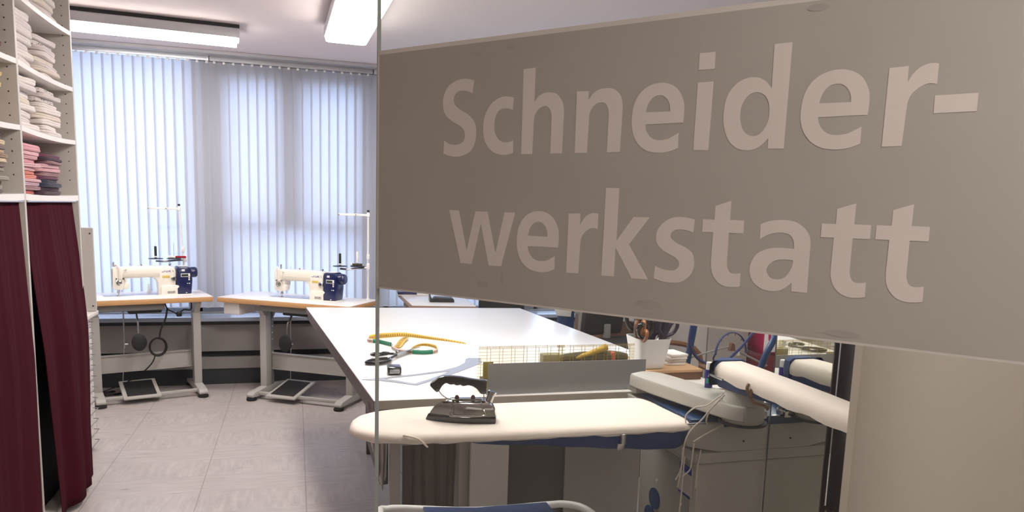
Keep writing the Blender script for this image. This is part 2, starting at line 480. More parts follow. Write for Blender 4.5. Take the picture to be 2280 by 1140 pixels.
blind('vertical_blind', -1.88, -.69, 'pale fabric vertical blind behind the left sewing machine, with a bright headrail', M['rail'])
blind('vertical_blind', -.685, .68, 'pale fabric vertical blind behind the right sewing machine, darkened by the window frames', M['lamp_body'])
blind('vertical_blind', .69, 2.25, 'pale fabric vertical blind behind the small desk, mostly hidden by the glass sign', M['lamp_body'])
# ceiling strip carrying the blinds
struct(MB().box(XL, XR, 6.82, 6.99, 2.80, 2.83, .004).build('trim_4', M['lamp_body'], smooth=False))

# ------------------------------------------------------------------ lamps
def ceiling_lamp(loc, rz, L, W, label):
    t = empty('ceiling_lamp', loc, rz); tag(t, label, 'lamp', 'fluorescent ceiling lamps')
    o = MB().box(-L / 2, L / 2, -W / 2 + .03, W / 2 - .03, .10, .13, mi=1)
    o.box(-L / 2, L / 2, -W / 2, W / 2, .035, .10, .006)
    o.build('housing', [M['lamp_body'], M['dark']], t)
    sec = [(-W / 2 + .006, .035), (-W / 2 + .014, .006), (-W / 2 + .035, 0), (W / 2 - .035, 0), (W / 2 - .014, .006), (W / 2 - .006, .035)]
    MB().prism(sec, -L / 2 + .03, L / 2 - .02, 'x').build('diffuser', M['lamp'], t)
    return t
a1 = math.atan2(5.68 - 5.60, 1.0)
ceiling_lamp((-1.12, 5.80, 2.70), R(4.5), 1.50, .22, 'long fluorescent ceiling lamp parallel to the blinds above the left sewing machine')
ceiling_lamp((.37, 4.72, 2.70), R(90 + 1.5), 1.50, .30, 'fluorescent ceiling lamp pointing at the camera, cut by the top of the picture')
ceiling_lamp((.37, 3.05, 2.70), R(90), 1.40, .30, 'fluorescent ceiling lamp above the ironing board, just above the picture')
ceiling_lamp((1.75, 2.40, 2.70), R(90), 1.30, .30, 'fluorescent ceiling lamp above the tall mirror, out of the picture')
cl = empty('corridor_lamp', (.9, -.30, 2.62)); tag(cl, 'warm flat corridor ceiling lamp behind the viewer', 'lamp')
MB().box(-.3, .3, -.3, .3, .04, .21, .01).build('housing', M['lamp_body'], cl)
MB().box(-.28, .28, -.28, .28, 0, .04, .01).build('diffuser', M['corridor_lamp'], cl)
# ------------------------------------------------------------------ shelving unit with folded cloths
SX = -1.132; SB = -1.78
sh = empty('shelving_unit', (SX, 3.3, 0)); tag(sh, 'tall white shelving unit at the left with open shelves over a curtained base', 'shelf')
L0 = (SX, 3.3, 0)
def SB_(mb, x0, x1, y0, y1, z0, z1, **k): return mb.box(x0 - SX, x1 - SX, y0 - 3.3, y1 - 3.3, z0, z1, **k)
for y in (4.565, 3.725, 2.885, 2.045):
    mb_ = SB_(MB(), SB, SX, y - .01, y + .012, 0, 2.80, bev=.001)
    for k in range(22):
        for xx in (SX - .035, SB + .06):
            z = 1.68 + k * .05
            mb_.cyl((xx - SX, y - .0095 - 3.3, z), (xx - SX, y - .0108 - 3.3, z), .0032, seg=8, mi=1)
    mb_.build('side_panel', [M['shelf_in'], M['dark']], sh)
SB_(MB(), SB - .012, SB, 2.04, 4.575, 0, 2.80).build('back_panel', M['shelf_in'], sh)
LV = [1.60, 1.892, 2.168, 2.455, 2.74]
BAYS = [(2.897, 3.715), (3.737, 4.555), (2.057, 2.875)]
for (y0, y1) in BAYS:
    for z in LV:
        o = MB()
        n = 12; th = .022 if z > 1.61 else .028
        sag = .010 if z > 1.61 else .006
        top = []; 
        rings = []
        for i in range(n + 1):
            t = i / n; dz = -sag * (1 - (2 * t - 1) ** 2)
            y = y0 + (y1 - y0) * t - 3.3
            rings.append([(SB - SX, y, z - th + dz), (0, y, z - th + dz), (0, y, z + dz), (SB - SX, y, z + dz)])
        o.loft(rings)
        o.build('shelf_board', M['shelf'], sh)
    SB_(MB(), SX - .03, SX - .012, y0, y1, 0, .06).build('plinth', M['shelf'], sh)
    SB_(MB(), SB, SX, y0, y1, .06, .08).build('shelf_board', M['shelf'], sh)

def cloth_mesh(D_, W_, H_, seed):
    """folded textile, front fold towards +X: rounded layered slab"""
    rnd = random.Random(seed)
    o = MB()
    nx, ny = 9, 9
    ph = [rnd.uniform(0, 6.28) for _ in range(6)]
    am = rnd.uniform(.5, 1.3)
    def wob(x, y): return (math.sin(x * 21 + ph[0]) * math.sin(y * 17 + ph[1]) + .6 * math.sin(y * 35 + ph[2])) * .0016 * am
    layers = 2
    rings = []
    nseg = 28
    zs = [(0, .90), (.12, .975), (.30, 1.0), (.46, .985), (.5, .965), (.54, .985), (.72, 1.0), (.9, .97), (1., .88)]
    for hz, sc in zs:
        ring = []
        for k in range(nseg):
            a = 2 * math.pi * k / nseg
            ca, sa = math.cos(a), math.sin(a)
            e = .28
            x = math.copysign(abs(ca) ** e, ca) * D_ / 2; y = math.copysign(abs(sa) ** e, sa) * W_ / 2
            ins = (1 - sc) * H_ * 3.2
            L_ = math.hypot(x, y); f = (L_ - ins) / L_
            jit = 1 + .012 * math.sin(3 * a + ph[3] + hz * 3) + .010 * math.sin(7 * a + ph[4])
            x *= f * jit; y *= f * jit
            ring.append((x, y, hz * H_ + (wob(x, y) if hz > .2 else 0)))
        rings.append(ring)
    # centre cap so the top is not a flat n-gon
    cap = [(p[0] * .5, p[1] * .5, H_ * 1.02 + wob(p[0] * .5, p[1] * .5)) for p in rings[-1]]
    rings.append(cap)
    o.loft(rings)
    return o
CL = {}
def cmat(name, c):
    if name not in CL: CL[name] = mat('cloth_' + name, c, .9, var=.10, scale=40, bump=.25, bscale=220, sheen=.2)
    return CL[name]
def spot_mat():
    m = cmat('spotted', (.62, .57, .52)); nt = m.node_tree
    p = [n for n in nt.nodes if n.type == 'BSDF_PRINCIPLED'][0]
    v = nt.nodes.new('ShaderNodeTexVoronoi'); v.inputs['Scale'].default_value = 45
    tc = [n for n in nt.nodes if n.type == 'TEX_COORD'][0]; nt.links.new(tc.outputs['Object'], v.inputs['Vector'])
    r = nt.nodes.new('ShaderNodeValToRGB'); nt.links.new(v.outputs['Distance'], r.inputs[0])
    r.color_ramp.elements[0].position = .22; r.color_ramp.elements[0].color = (.10, .09, .09, 1)
    r.color_ramp.elements[1].position = .34; r.color_ramp.elements[1].color = (.62, .57, .53, 1)
    nt.links.new(r.outputs[0], p.inputs['Base Color'])
    return m
W1 = (.70, .64, .60)
C_ = {'white': W1, 'cream white': (.66, .58, .50), 'off white': (.63, .57, .55), 'pink': (.62, .30, .34), 'pale pink': (.66, .40, .42), 'light rose': (.60, .34, .36),
      'salmon': (.62, .22, .16), 'coral red': (.52, .10, .08), 'lilac pink': (.50, .32, .38), 'plum': (.07, .025, .05), 'dark plum': (.05, .02, .035), 'navy': (.02, .02, .05),
      'magenta plum': (.14, .025, .07), 'mauve': (.30, .16, .17), 'red': (.20, .012, .015), 'dark red': (.11, .01, .012), 'crimson': (.26, .015, .02), 'wine red': (.06, .008, .012),
      'yellow': (.62, .36, .06), 'mustard': (.50, .27, .03), 'pale yellow': (.62, .46, .20), 'cream': (.62, .50, .34), 'beige': (.40, .29, .20), 'tan': (.30, .20, .13),
      'taupe': (.17, .12, .10), 'grey brown': (.12, .095, .08), 'brown': (.10, .055, .035), 'black': (.015, .014, .015), 'stone grey': (.30, .27, .22), 'dark brown': (.05, .03, .022)}
ORD = ['bottom', 'second', 'third', 'fourth', 'fifth', 'sixth', 'seventh', 'eighth', 'ninth', 'tenth', 'eleventh', 'twelfth', 'thirteenth', 'fourteenth']
protos = {}
def stack(z0, yc, W_, cols, hs, where, grp, xoff=0., Dp=.34, jit=.018, lean=0.):
    bay = BAYS[1] if yc > 3.73 else BAYS[0]
    u_ = (yc - bay[0]) / (bay[1] - bay[0]); z = z0 + .006 - (.010 if z0 > 1.61 else .006) * (1 - (2 * u_ - 1) ** 2)
    n = len(cols)
    for i, c in enumerate(cols):
        h = hs[i % len(hs)] * random.uniform(.93, 1.07)
        w = W_ * random.uniform(.86, 1.04)
        k = random.randrange(6)
        spotted = c == 'spotted'
        key = k
        if key not in protos:
            protos[key] = cloth_mesh(.34, .34, .03, 100 + k).build('folded_cloth', cmat('white', W1)).data
            for ob in list(D.objects):
                if ob.data is protos[key]: D.objects.remove(ob)
        me = protos[key].copy()
        me.materials.clear(); me.materials.append(spot_mat_() if spotted else cmat(c.replace(' ', '_'), C_[c]))
        o = D.objects.new('folded_cloth', me); COL.objects.link(o)
        o.scale = (Dp / .34, w / .34, h / .03)
        o.location = (SX - .035 - Dp / 2 + xoff + random.uniform(-jit, jit), yc + random.uniform(-jit, jit) * .7 + lean * i, z)
        o.rotation_euler = (0, 0, R(random.uniform(-6, 6)))
        pos = 'bottom of' if i == 0 else ('topmost of' if i == n - 1 else ORD[i] + ' up in')
        cn = 'dark-spotted white cloth' if spotted else c + ' cloth'
        tag(o, '%s, %s the %s' % (cn, pos, where), 'cloth', grp)
        z += h * 1.0
_sp = []
def spot_mat_():
    if not _sp: _sp.append(spot_mat())
    return _sp[0]
# right bay (between the divider and the outer side panel)
stack(LV[0] - .004, 3.93, .33, ['coral red', 'mauve', 'lilac pink', 'pale pink', 'salmon', 'salmon', 'light rose', 'pale pink', 'pink', 'light rose', 'pale pink', 'pink'],
      [.019, .018, .017, .016, .018, .017, .019, .018, .019, .018, .02, .03], 'pink pile right of the divider', 'pink cloths above the curtain')
stack(LV[0] - .004, 4.33, .31, ['dark plum', 'plum', 'navy', 'navy', 'magenta plum', 'mauve', 'light rose', 'pale pink', 'mauve', 'dark plum', 'magenta plum'],
      [.021, .02, .022, .016, .016, .02, .019, .02, .016, .014, .016], 'plum and rose pile by the outer panel', 'plum and rose cloths above the curtain', xoff=-.01)
stack(LV[1] - .004, 3.91, .32, ['white', 'off white', 'white', 'white', 'cream white', 'white', 'off white', 'white'],
      [.03, .028, .029, .03], 'white pile directly above the pink pile', 'white cloths over the pink shelf')
stack(LV[1] - .004, 4.31, .29, ['off white', 'white', 'white', 'cream white', 'white', 'white', 'spotted', 'off white', 'spotted'],
      [.026, .028, .028, .026, .028, .024, .022, .022, .024], 'white pile directly above the plum pile', 'white and spotted cloths over the pink shelf')
stack(LV[2] - .004, 3.90, .33, ['white', 'white', 'off white', 'white', 'white', 'off white', 'white'],
      [.036, .034], 'tall white pile two shelves above the pinks', 'tall white pile')
stack(LV[2] - .004, 4.29, .31, ['white', 'cream white', 'off white', 'cream white', 'white', 'off white', 'spotted', 'off white'],
      [.025, .024, .026], 'cream pile two shelves above the plum pile', 'cream pile')
stack(LV[3] - .004, 4.30, .34, ['white', 'off white', 'cream white', 'white', 'off white', 'spotted'], [.03], 'highest pile by the outer panel', 'topmost white pile')
stack(LV[3] - .004, 3.92, .33, ['white', 'off white', 'white', 'white'], [.03], 'highest pile right of the divider', 'topmost white pile by the divider')
# left bay
stack(LV[0] - .004, 3.50, .30, ['grey brown', 'stone grey', 'grey brown', 'stone grey', 'grey brown', 'stone grey', 'taupe', 'cream', 'tan', 'beige', 'taupe', 'cream', 'brown', 'black', 'cream', 'beige'][:14],
      [.018, .018, .019, .019], 'brown and beige pile left of the divider', 'brown and beige cloths', jit=.022)
stack(LV[1] - .004, 3.49, .27, ['pale yellow', 'off white', 'cream', 'yellow', 'mustard', 'yellow', 'brown', 'pale yellow', 'yellow', 'pale yellow'],
      [.02, .018, .02, .024], 'yellow pile left of the divider', 'yellow cloths')
stack(LV[2] - .004, 3.51, .30, ['red', 'dark red', 'crimson', 'red', 'wine red', 'crimson', 'dark red', 'red', 'wine red'],
      [.028, .026, .024], 'red pile above the yellow one', 'red cloths')

def curtain(name, y0, y1, ztop, zbot, bot0, bot1, label, seed, bulge=.05, edge=0.):
    rnd = random.Random(seed)
    t = empty(name, (SX, (y0 + y1) / 2, zbot)); tag(t, label, 'curtain')
    yc = (y0 + y1) / 2
    o = MB(); nu, nv = 120, 26
    ph = [rnd.uniform(0, 6.28) for _ in range(8)]
    rows = []
    for j in range(nv + 1):
        v = j / nv; z = ztop + (zbot - ztop) * v
        a0 = y0 + (bot0 - y0) * v ** 1.3; a1_ = y1 + (bot1 - y1) * v ** 1.3 + .07 * math.sin(min(1, v * 1.25) * math.pi) * (1 if y0 > 3.73 else 0)
        row = []
        for i in range(nu + 1):
            u = i / nu
            dmp = 1 - edge * max(0., (u - .6) / .4)
            y = a0 + (a1_ - a0) * u
            amp = .004 + .020 * v ** .7
            f = math.sin(u * 17 + ph[0] + .9 * math.sin(v * 2 + ph[1])) * .5 + math.sin(u * 31 + ph[2] + v * 1.5) * .14 + math.sin(u * 8 + ph[3]) * .7
            small = math.sin(u * 74 + ph[4] + .5 * math.sin(u * 9)) * .0012 * (1 - v) 
            x = -.018 + .030 * min(1, v * 2.2) + (bulge * math.sin(v * 1.7) * .6 * v ** .5 + amp * f) * dmp + small
            row.append((x, y - yc, z - zbot))
        rows.append(row)
    o.loft(rows, closed=False, cap=False)
    o.build('cloth', M['curtain'], t, solid=.003)
    MB().cyl((.0, y0 - yc, ztop - zbot - .004), (.0, y1 - yc, ztop - zbot - .004), .004, seg=8).build('wire', M['steel'], t)
    return t
curtain('burgundy_curtain', 3.745, 4.51, 1.570, .035, 3.86, 4.50, 'burgundy curtain covering the base right of the shelf divider', 3)
curtain('burgundy_curtain', 2.90, 3.70, 1.570, .045, 2.90, 3.66, 'burgundy curtain at the lower left corner, left of the shelf divider', 5, bulge=.02, edge=1.)
# black box added as the shade inside the curtained base
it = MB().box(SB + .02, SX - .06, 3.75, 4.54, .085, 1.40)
tag(it.build('base_shade_box', M['dark'], smooth=False), 'black filler box added as shade behind the burgundy curtains inside the shelf base', 'box')

# ------------------------------------------------------------------ drawer unit with wire handles and white back board
du = empty('drawer_unit', (-1.25, 4.66, 0)); tag(du, 'narrow white drawer tower with wire handles beyond the shelving unit', 'drawer unit')
MB().box(-.45, 0, 0, .46, .02, .86, .003).build('carcass', M['shelf'], du)
MB().box(-.44, -.01, .01, .45, 0, .02).build('plinth', M['dark'], du)
MB().box(-.47, .05, -.02, .50, .86, .885, .003).build('top_board', M['shelf'], du)
for k in range(12):
    z = .035 + k * .0685
    d = MB().box(0, .016, .015, .445, z, z + .062, .003).build('drawer', M['shelf'], du)
    hh = MB()
    hh.tube([(.014, .06, z + .038), (.045, .06, z + .036), (.045, .40, z + .036), (.014, .40, z + .038)], .0028, seg=6, smooth=1)
    hh.build('handle', M['steeldark'], d)
pb = MB().box(-1.62, -1.198, 5.10, 5.12, .887, 1.405, .003)
pb.cyl((-1.215, 5.098, 1.37), (-1.215, 5.101, 1.37), .005, mi=1); pb.cyl((-1.215, 5.098, .92), (-1.215, 5.101, .92), .005, mi=1)
tag(pb.build('white_board', [M['offwhite'], M['dark']], smooth=False), 'upright white board standing on the drawer tower beside the shelf', 'board')
# ------------------------------------------------------------------ sewing tables (local frame: x along the front edge, y to the back, z up; origin below the front-left corner)
def sewing_table(loc, rz, L, dep, label, feet, bin_, pedal_x):
    H = .82; T = .042
    t = empty('sewing_table', loc, rz); tag(t, label, 'table', 'sewing tables by the window')
    o = MB().box(.002, L - .002, .002, dep - .002, H - .004, H, .001)
    o.build('table_top', M['laminate'], t)
    r = .03
    MB().box(0, L, 0, dep, H - T, H - .003, .004).build('edge_band', M['beech'], t)
    for fx in feet:
        p = MB()
        p.box(fx - .03, fx + .03, .13, .20, .05, H - T - .10, .004)
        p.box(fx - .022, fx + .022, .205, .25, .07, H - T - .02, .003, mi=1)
        for k in range(7):
            if k in (2,): continue
            for xx in (fx - .0225, fx + .0225):
                s_ = -1 if xx < fx else 1
                p.cyl((xx, .228, .30 + k * .055), (xx + s_ * .002, .228, .30 + k * .055), .006, seg=8, mi=2)
        p.build('post', [M['steelgrey'], M['steeldark'], M['holes']], t)
        f = MB()
        sec = [(-.06, .028), (-.06, .050), (-.03, .066), (.12, .082), (.26, .082), (.46, .058), (.48, .028)]
        f.prism(sec, fx - .034, fx + .034, 'x', bev=.006)
        f.build('foot_beam', M['steelgrey'], t)
        for yy in (-.035, .45):
            MB().lathe([(.036, 0), (.040, .004), (.040, .018), (.036, .020), (.036, .026), (.03, .030)], (fx, yy, 0)).build('foot_cap', M['rubber'], t)
        b = MB()
        b.prism([(.06, H - T), (.06, H - T - .02), (.15, H - T - .13), (.25, H - T - .13), (.34, H - T - .02), (.34, H - T)], fx - .022, fx + .022, 'x')
        b.build('bracket', M['steelgrey'], t)
    x0, x1 = feet[0], feet[-1]
    c = MB().box(x0, x1, .225, .24, .22, .345); c.box(x0, x1, .21, .245, .345, .352); c.box(x0, x1, .21, .245, .212, .22)
    c.build('cross_beam', M['steelgrey'], t)
    MB().box(x0 + .03, x1 - .03, .015, .045, .035, .062, .005).build('foot_rail', M['steelgrey'], t)
    pd = MB()
    A = Matrix.Translation((pedal_x, .12, .085)) @ Matrix.Rotation(R(13), 4, 'X')
    pd.box(-.135, .135, -.165, .165, -.012, .006, .008, M4=A)
    pdl = pd.build('pedal', M['steelgrey'], t)
    MB().box(-.105, .105, -.13, .13, .006, .010, .001, M4=A).build('rubber_mat', M['rubber'], pdl)
    px = pedal_x - .10
    rd = MB().cyl((px, .27, .13), (px + .02, .25, .46), .004); rd.cyl((px + .02, .25, .40), (px + .02, .25, .70), .006)
    rd.cyl((px + .02, .25, .43), (px + .045, .25, .43), .008)
    rd.box(px, px + .045, .22, .28, .70, .78, .003)
    rd.build('pedal_rod', M['steel'], t)
    # under-table oil pan and control gear
    u = MB().box(.30, .80, .06, .30, H - T - .06, H - T, .02)
    u.build('oil_pan', M['steeldark'], t)
    cb = MB().box(.52 + .02, .78, .10, .36, H - T - .085, H - T - .045, .01)
    cb.build('control_box', M['black'], t)
    kn = MB()
    kn.tube([(.60, .16, H - T - .07), (.60, .12, H - .16), (.60, .08, H - .20), (.60, .07, H - .35)], .007, seg=8)
    kn.box(.585, .615, .055, .085, H - .37, H - .33, .004)
    k2 = kn.build('knee_lifter', M['steel'], t)
    pad = MB().lathe([(0, -.012), (.045, -.012), (.055, -.006), (.055, .006), (.045, .012), (0, .012)], (0, 0, 0), M4=Matrix.Translation((.60, .045, H - .345)) @ Matrix.Rotation(R(90), 4, 'X') @ Matrix.Scale(1.25, 4, (0, 1, 0)))
    pad.build('knee_pad', M['rubber'], k2)
    if bin_:
        d = MB().box(.03, .18, .04, .36, H - T - .10, H - T, .008)
        d.build('drawer', M['white'], t)
    return t
A1 = R(18.2)
# left table: the front-right corner is at (-.646, 6.398); length 1.2
t1o = (-.646 - 1.15 * math.cos(A1), 6.398 - 1.15 * math.sin(A1), 0)
T1 = sewing_table(t1o, A1, 1.15, .53, 'white sewing table with wooden edge at the left, partly behind the shelving unit', (.31, 1.045), False, .60)
A2 = R(-32.55)
T2 = sewing_table((-.617, 6.37, 0), A2, 1.20, .50, 'white sewing table with wooden edge and a white drawer, behind the cutting table', (.335, 1.125), True, .60)

def local(o, rz, p):
    c, s = math.cos(rz), math.sin(rz)
    return (o[0] + c * p[0] - s * p[1], o[1] + s * p[0] + c * p[1], p[2])

# cable with plug ring under the left table
t = empty('cable_coil', local(t1o, A1, (.84, .10, .78)), A1); tag(t, 'black power cable coiled in loops under the left sewing table', 'cable')
o = MB()
o.tube([(-.04, .0, 0), (-.02, 0, -.06), (.03, 0, -.09), (.06, 0, -.11), (.10, 0, -.07), (.16, .02, -.075), (.165, .03, 0)], .005, seg=8)
o.tube([(-.02, 0, -.05), (-.04, -.01, -.14), (-.075, -.01, -.22), (-.09, -.01, -.30)], .007, seg=8)
for k in range(3):
    o.tube([(-.10 + .065 * math.cos(a) * (1 - .06 * k), -.012 + .006 * k, -.36 + .075 * math.sin(a) * (1 - .05 * k)) for a in [i * math.pi / 5 for i in range(10)]], .0055, seg=7, closed=True)
o.tube([(-.12, .0, -.42), (-.14, .05, -.50), (-.22, .12, -.60), (-.35, .17, -.68), (-.55, .2, -.755)], .005, seg=7)
o.build('cable', M['rubber'], t)
MB().box(.045, .085, -.015, .015, -.125, -.085, .008).build('plug', M['black'], t)
t = empty('floor_cable', local(t1o, A1, (.25, .35, 0)), A1); tag(t, 'black cables lying on the floor behind the pedal of the left table', 'cable')
o = MB(); o.tube([(-.1, 0, .008), (.05, -.05, .01), (.16, .0, .03), (.2, .07, .012), (.1, .09, .008), (.0, .04, .03), (.09, -.02, .01), (.25, .0, .008)], .007, seg=7); o.build('cable', M['rubber'], t)

# ------------------------------------------------------------------ industrial lockstitch heads (local: needle at x=0,y=0, table surface z=0)
def machine(loc, rz, label):
    t = empty('sewing_machine', loc, rz); tag(t, label, 'sewing machine', 'industrial sewing machines')
    def pr(mb, poly, y0, y1, bev=.012, mi=0): mb.prism(poly, y0, y1, 'y', mi, bev=bev); return mb
    # arm and pillar in one casting
    arc = [(.285 - .055 * (1 - math.sin(a)) if False else .285 - .06 * (1 - math.cos(a)), .135 - .06 * (1 - math.sin(a))) for a in [0]]
    poly = [(.040, .140), (.215, .145)]
    for k in range(6):
        a = R(90 - 18 * k)
        poly.append((.235 + .05 * math.cos(a), .095 + .05 * math.sin(a)))
    poly += [(.288, .0), (.420, .0), (.425, .19), (.418, .218), (.40, .231), (.30, .237), (.16, .236), (.05, .232), (.03, .222)]
    o = MB(); pr(o, poly, -.050, .050, .016)
    body = o.build('body', M['cream'], t)
    o = MB(); o.box(.035, .30, -.0525, -.049, .150, .183, .0015); o.build('arm_recess_shade', mat('cream_shadow_panel', (.68, .64, .55), .35), body)  # recess shade painted as a darker cream plate on the arm
    # face / needle head
    o = MB(); pr(o, [(-.035, .230), (-.038, .07), (-.028, .055), (.030, .050), (.062, .105), (.066, .232)], -.045, .045, .008)
    head = o.build('needle_head', M['cream'], t)
    o = MB(); o.box(-.041, -.036, -.035, .035, .075, .215, .003)
    o.build('face_plate', M['steel'], head)
    o = MB().tube([(.010, -.048, .14), (.010, -.052, .21), (.004, -.050, .238), (-.006, -.042, .250), (-.014, -.02, .243)], .008, seg=8); o.build('take_up_guard', M['cream'], head)
    o = MB().box(.006, .011, -.052, -.045, .150, .225, .002, mi=0); o.build('take_up_lever', M['steeldark'], head)
    o = MB()
    o.lathe([(0, 0), (.018, 0), (.018, .004), (.010, .006), (.010, .014), (.017, .016), (.016, .022), (.006, .026), (0, .026)], M4=Matrix.Translation((.008, -.045, .112)) @ Matrix.Rotation(R(90), 4, 'X'))
    o.build('thread_tension', M['chrome'], head); o = MB()
    o.tube([(-.006, -.05, .135), (-.014, -.056, .11), (.0, -.056, .092), (.02, -.054, .10)], .0022, seg=6)
    o.cyl((-.012, -.045, .142), (-.012, -.055, .142), .006); o.cyl((.038, -.045, .142), (.038, -.058, .142), .006)
    o.tube([(.03, -.05, .142), (.045, -.058, .13), (.05, -.052, .115)], .002, seg=6)
    o.cyl((.046, -.045, .205), (.060, -.060, .212), .003)
    o.build('thread_guide', M['chrome'], head)
    o = MB().cyl((0, 0, .055), (0, 0, .022), .0045); o.cyl((.012, 0, .07), (.012, 0, .03), .0045); o.cyl((0, 0, .022), (0, 0, .003), .0012)
    o.box(-.006, .018, -.006, .006, .026, .036, .001); o.box(-.012, .014, -.014, .012, .0035, .007, .001); o.cyl((.012, 0, .03), (.004, 0, .007), .003)
    o.build('presser_foot', M['steel'], t)
    o = MB(); pr(o, [(.045, .105), (.060, .115), (.078, .100), (.072, .062), (.050, .055), (.036, .066)], -.052, .01, .004); o.build('finger_guard', M['cream'], t)
    MB().box(-.10, .285, -.02, .07, -.001, .0025, .001).build('needle_plate', M['steel'], t)
    MB().box(.285, .555, -.075, .075, -.001, .006, .003).build('bed', M['cream'], t)
    # lower cover with lever shelf
    o = MB(); pr(o, [(.305, .0), (.305, .072), (.318, .080), (.428, .080), (.440, .074), (.440, .064), (.428, .052), (.428, .0)], -.068, -.045, .004)
    o.build('reverse_lever_cover', M['cream'], t)
    o = MB().box(.350, .412, -.0695, -.0675, .012, .034, .0005); o.box(.353, .409, -.0702, -.069, .0235, .0245, mi=1); o.box(.353, .385, -.0702, -.069, .029, .0305, mi=1)
    o.box(.353, .40, -.0702, -.069, .0165, .0175, mi=1); o.box(.393, .405, -.0702, -.069, .027, .031, mi=1)
    o.build('data_plate', [M['offwhite'], M['plum']], t)
    MB().box(.318, .375, -.0515, -.0495, .140, .160, .0005).build('warning_label', M['yellow'], t)
    # stitch dial
    o = MB().lathe([(0, 0), (.020, 0), (.021, .003), (.021, .014), (.017, .018), (.008, .018), (.006, .013), (0, .013)], M4=Matrix.Translation((.402, -.049, .132)) @ Matrix.Rotation(R(90), 4, 'X'))
    d = o.build('stitch_dial', M['steel'], t)
    MB().cyl((.402, -.062, .132), (.402, -.0685, .132), .005, seg=12).build('dial_centre', M['rubber'], d)
    # maker's lettering
    o = MB(); stroke_text(o, 'JUKI', .322, .187, .0125, .017, -.0497, .0015, bold=.24); o.cyl((.318, -.0497, .190), (.318, -.0512, .190), .003, seg=10)
    o.build('lettering', M['navy2'], t)
    # motor housing
    o = MB(); pr(o, [(.424, .0), (.424, .205), (.432, .226), (.448, .230), (.512, .230), (.530, .218), (.542, .195), (.545, .11), (.536, .02), (.530, .0)], -.064, .062, .010)
    mt = o.build('motor_housing', M['navy'], t)
    o = MB().lathe([(.030, 0), (.042, .006), (.044, .03), (.043, .05), (.036, .060), (.020, .063), (0, .063)], M4=Matrix.Translation((.53, 0, .178)) @ Matrix.Rotation(R(90), 4, 'Y')); o.build('handwheel', M['navy'], t)
    MB().box(.442, .520, -.03, .03, .2295, .2325, .001).build('top_plate', M['white'], mt)
    o = MB().box(.455, .526, -.0665, -.0635, .146, .174, .001)
    fr = o.build('display_frame', M['white'], mt)
    MB().box(.459, .512, -.0675, -.0660, .150, .170, .0005).build('display', M['lcd'], fr)
    o = MB().box(.462, .486, -.0660, -.0635, .192, .208, .0005); o.box(.512, .524, -.066, -.0635, .132, .142, .002); o.box(.512, .524, -.066, -.0635, .118, .128, .002)
    o.box(.514, .524, -.066, -.0635, .088, .096, .001); o.box(.50, .508, -.066, -.0635, .089, .095, .001); o.box(.49, .50, -.066, -.0635, .012, .019, .001)
    o.build('buttons', M['white'], mt)
    # fittings on top
    o = MB().cyl((.09, 0, .23), (.09, 0, .262), .0015); o.cyl((-.02, .03, .22), (-.02, .03, .268), .006)
    o.tube([(.15, 0, .236), (.16, 0, .243), (.19, 0, .243), (.205, 0, .238)], .002, seg=6); o.cyl((.175, 0, .235), (.175, 0, .25), .006)
    o.cyl((.385, 0, .23), (.385, 0, .250), .003); o.lathe([(.004, 0), (.012, .003), (.004, .005), (.012, .008), (.006, .014), (0, .015)], (.385, 0, .238))
    o.build('thread_guides', M['steel'], t)
    return t
m1 = (-1.36, 6.50, .82)
machine(local(t1o, A1, (.49, .262, .82)), A1, 'cream and navy industrial sewing machine on the left table by the shelving unit')
machine(local((-.617, 6.37, 0), A2, (.432, .255, .82)), A2, 'cream and navy industrial sewing machine on the table behind the cutting table')

def thread_stand(loc, rz, label, lean=0.):
    t = empty('thread_stand', loc, rz); tag(t, label, 'thread stand', 'thread stands on the sewing tables')
    o = MB(); o.cyl((0, 0, 0), (lean * .5, 0, .36), .0085); o.cyl((lean * .5, 0, .36), (lean, 0, .72), .0075); o.cyl((0, 0, 0), (0, 0, .008), .016)
    o.build('pole', M['white'], t)
    MB().cyl((lean, 0, .72), (lean, 0, .735), .010).build('pole_cap', M['black'], t)
    o = MB(); o.box(lean - .24, lean + .008, -.005, .005, .685, .703, .002); o.box(lean - .012, lean + .012, -.012, .012, .680, .708, .002); o.cyl((lean - .235, -.008, .693), (lean - .235, .008, .693), .005, mi=1); o.cyl((lean - .10, -.008, .694), (lean - .10, .008, .694), .005, mi=1)
    o.build('guide_arm', [M['white'], M['steeldark']], t)
    MB().box(-.012, .012, -.012, .012, .245, .30, .003).build('clamp', M['white'], t); MB().box(-.012 + lean * .4, .012 + lean * .4, -.012, .012, .33, .375, .003).build('clamp', M['white'], t)
    o = MB(); o.tube([(0, 0, .262), (-.08, -.01, .258), (-.16, -.015, .250), (-.225, -.01, .252)], .008, seg=8); o.build('spool_arm', M['steel'], t)
    for xx in (-.225, -.085):
        o = MB().lathe([(.008, 0), (.058, .004), (.060, .007), (.056, .009), (.010, .010), (.010, .03), (.003, .034)], (xx, -.012, .268)); d = o.build('spool_disc', M['black'], t)
        MB().cyl((xx, -.012, .27), (xx, -.012, .41), .0016, seg=6).build('spool_pin', M['steel'], d)
    return t
def spool(loc, m, label, lie=False):
    t = empty('thread_spool', loc); tag(t, label, 'thread spool', 'thread spools on the stands')
    M4 = Matrix.Rotation(R(90), 4, 'Y') if lie else Matrix.Identity(4)
    MB().lathe([(.010, 0), (.010, .075), (.008, .080), (.004, .080)], (0, 0, 0), M4=M4).build('thread', m, t)
    MB().lathe([(.012, -.014), (.012, -.002), (.006, 0)], (0, 0, 0), M4=M4).build('cone_base', M['white'], t)
T2o = (-.617, 6.37, 0)
s1 = local(t1o, A1, (1.035, .485, .82)); s2 = local(T2o, A2, (1.115, .465, .82))
thread_stand(s1, R(4), 'white thread stand behind the left sewing machine', -.035)
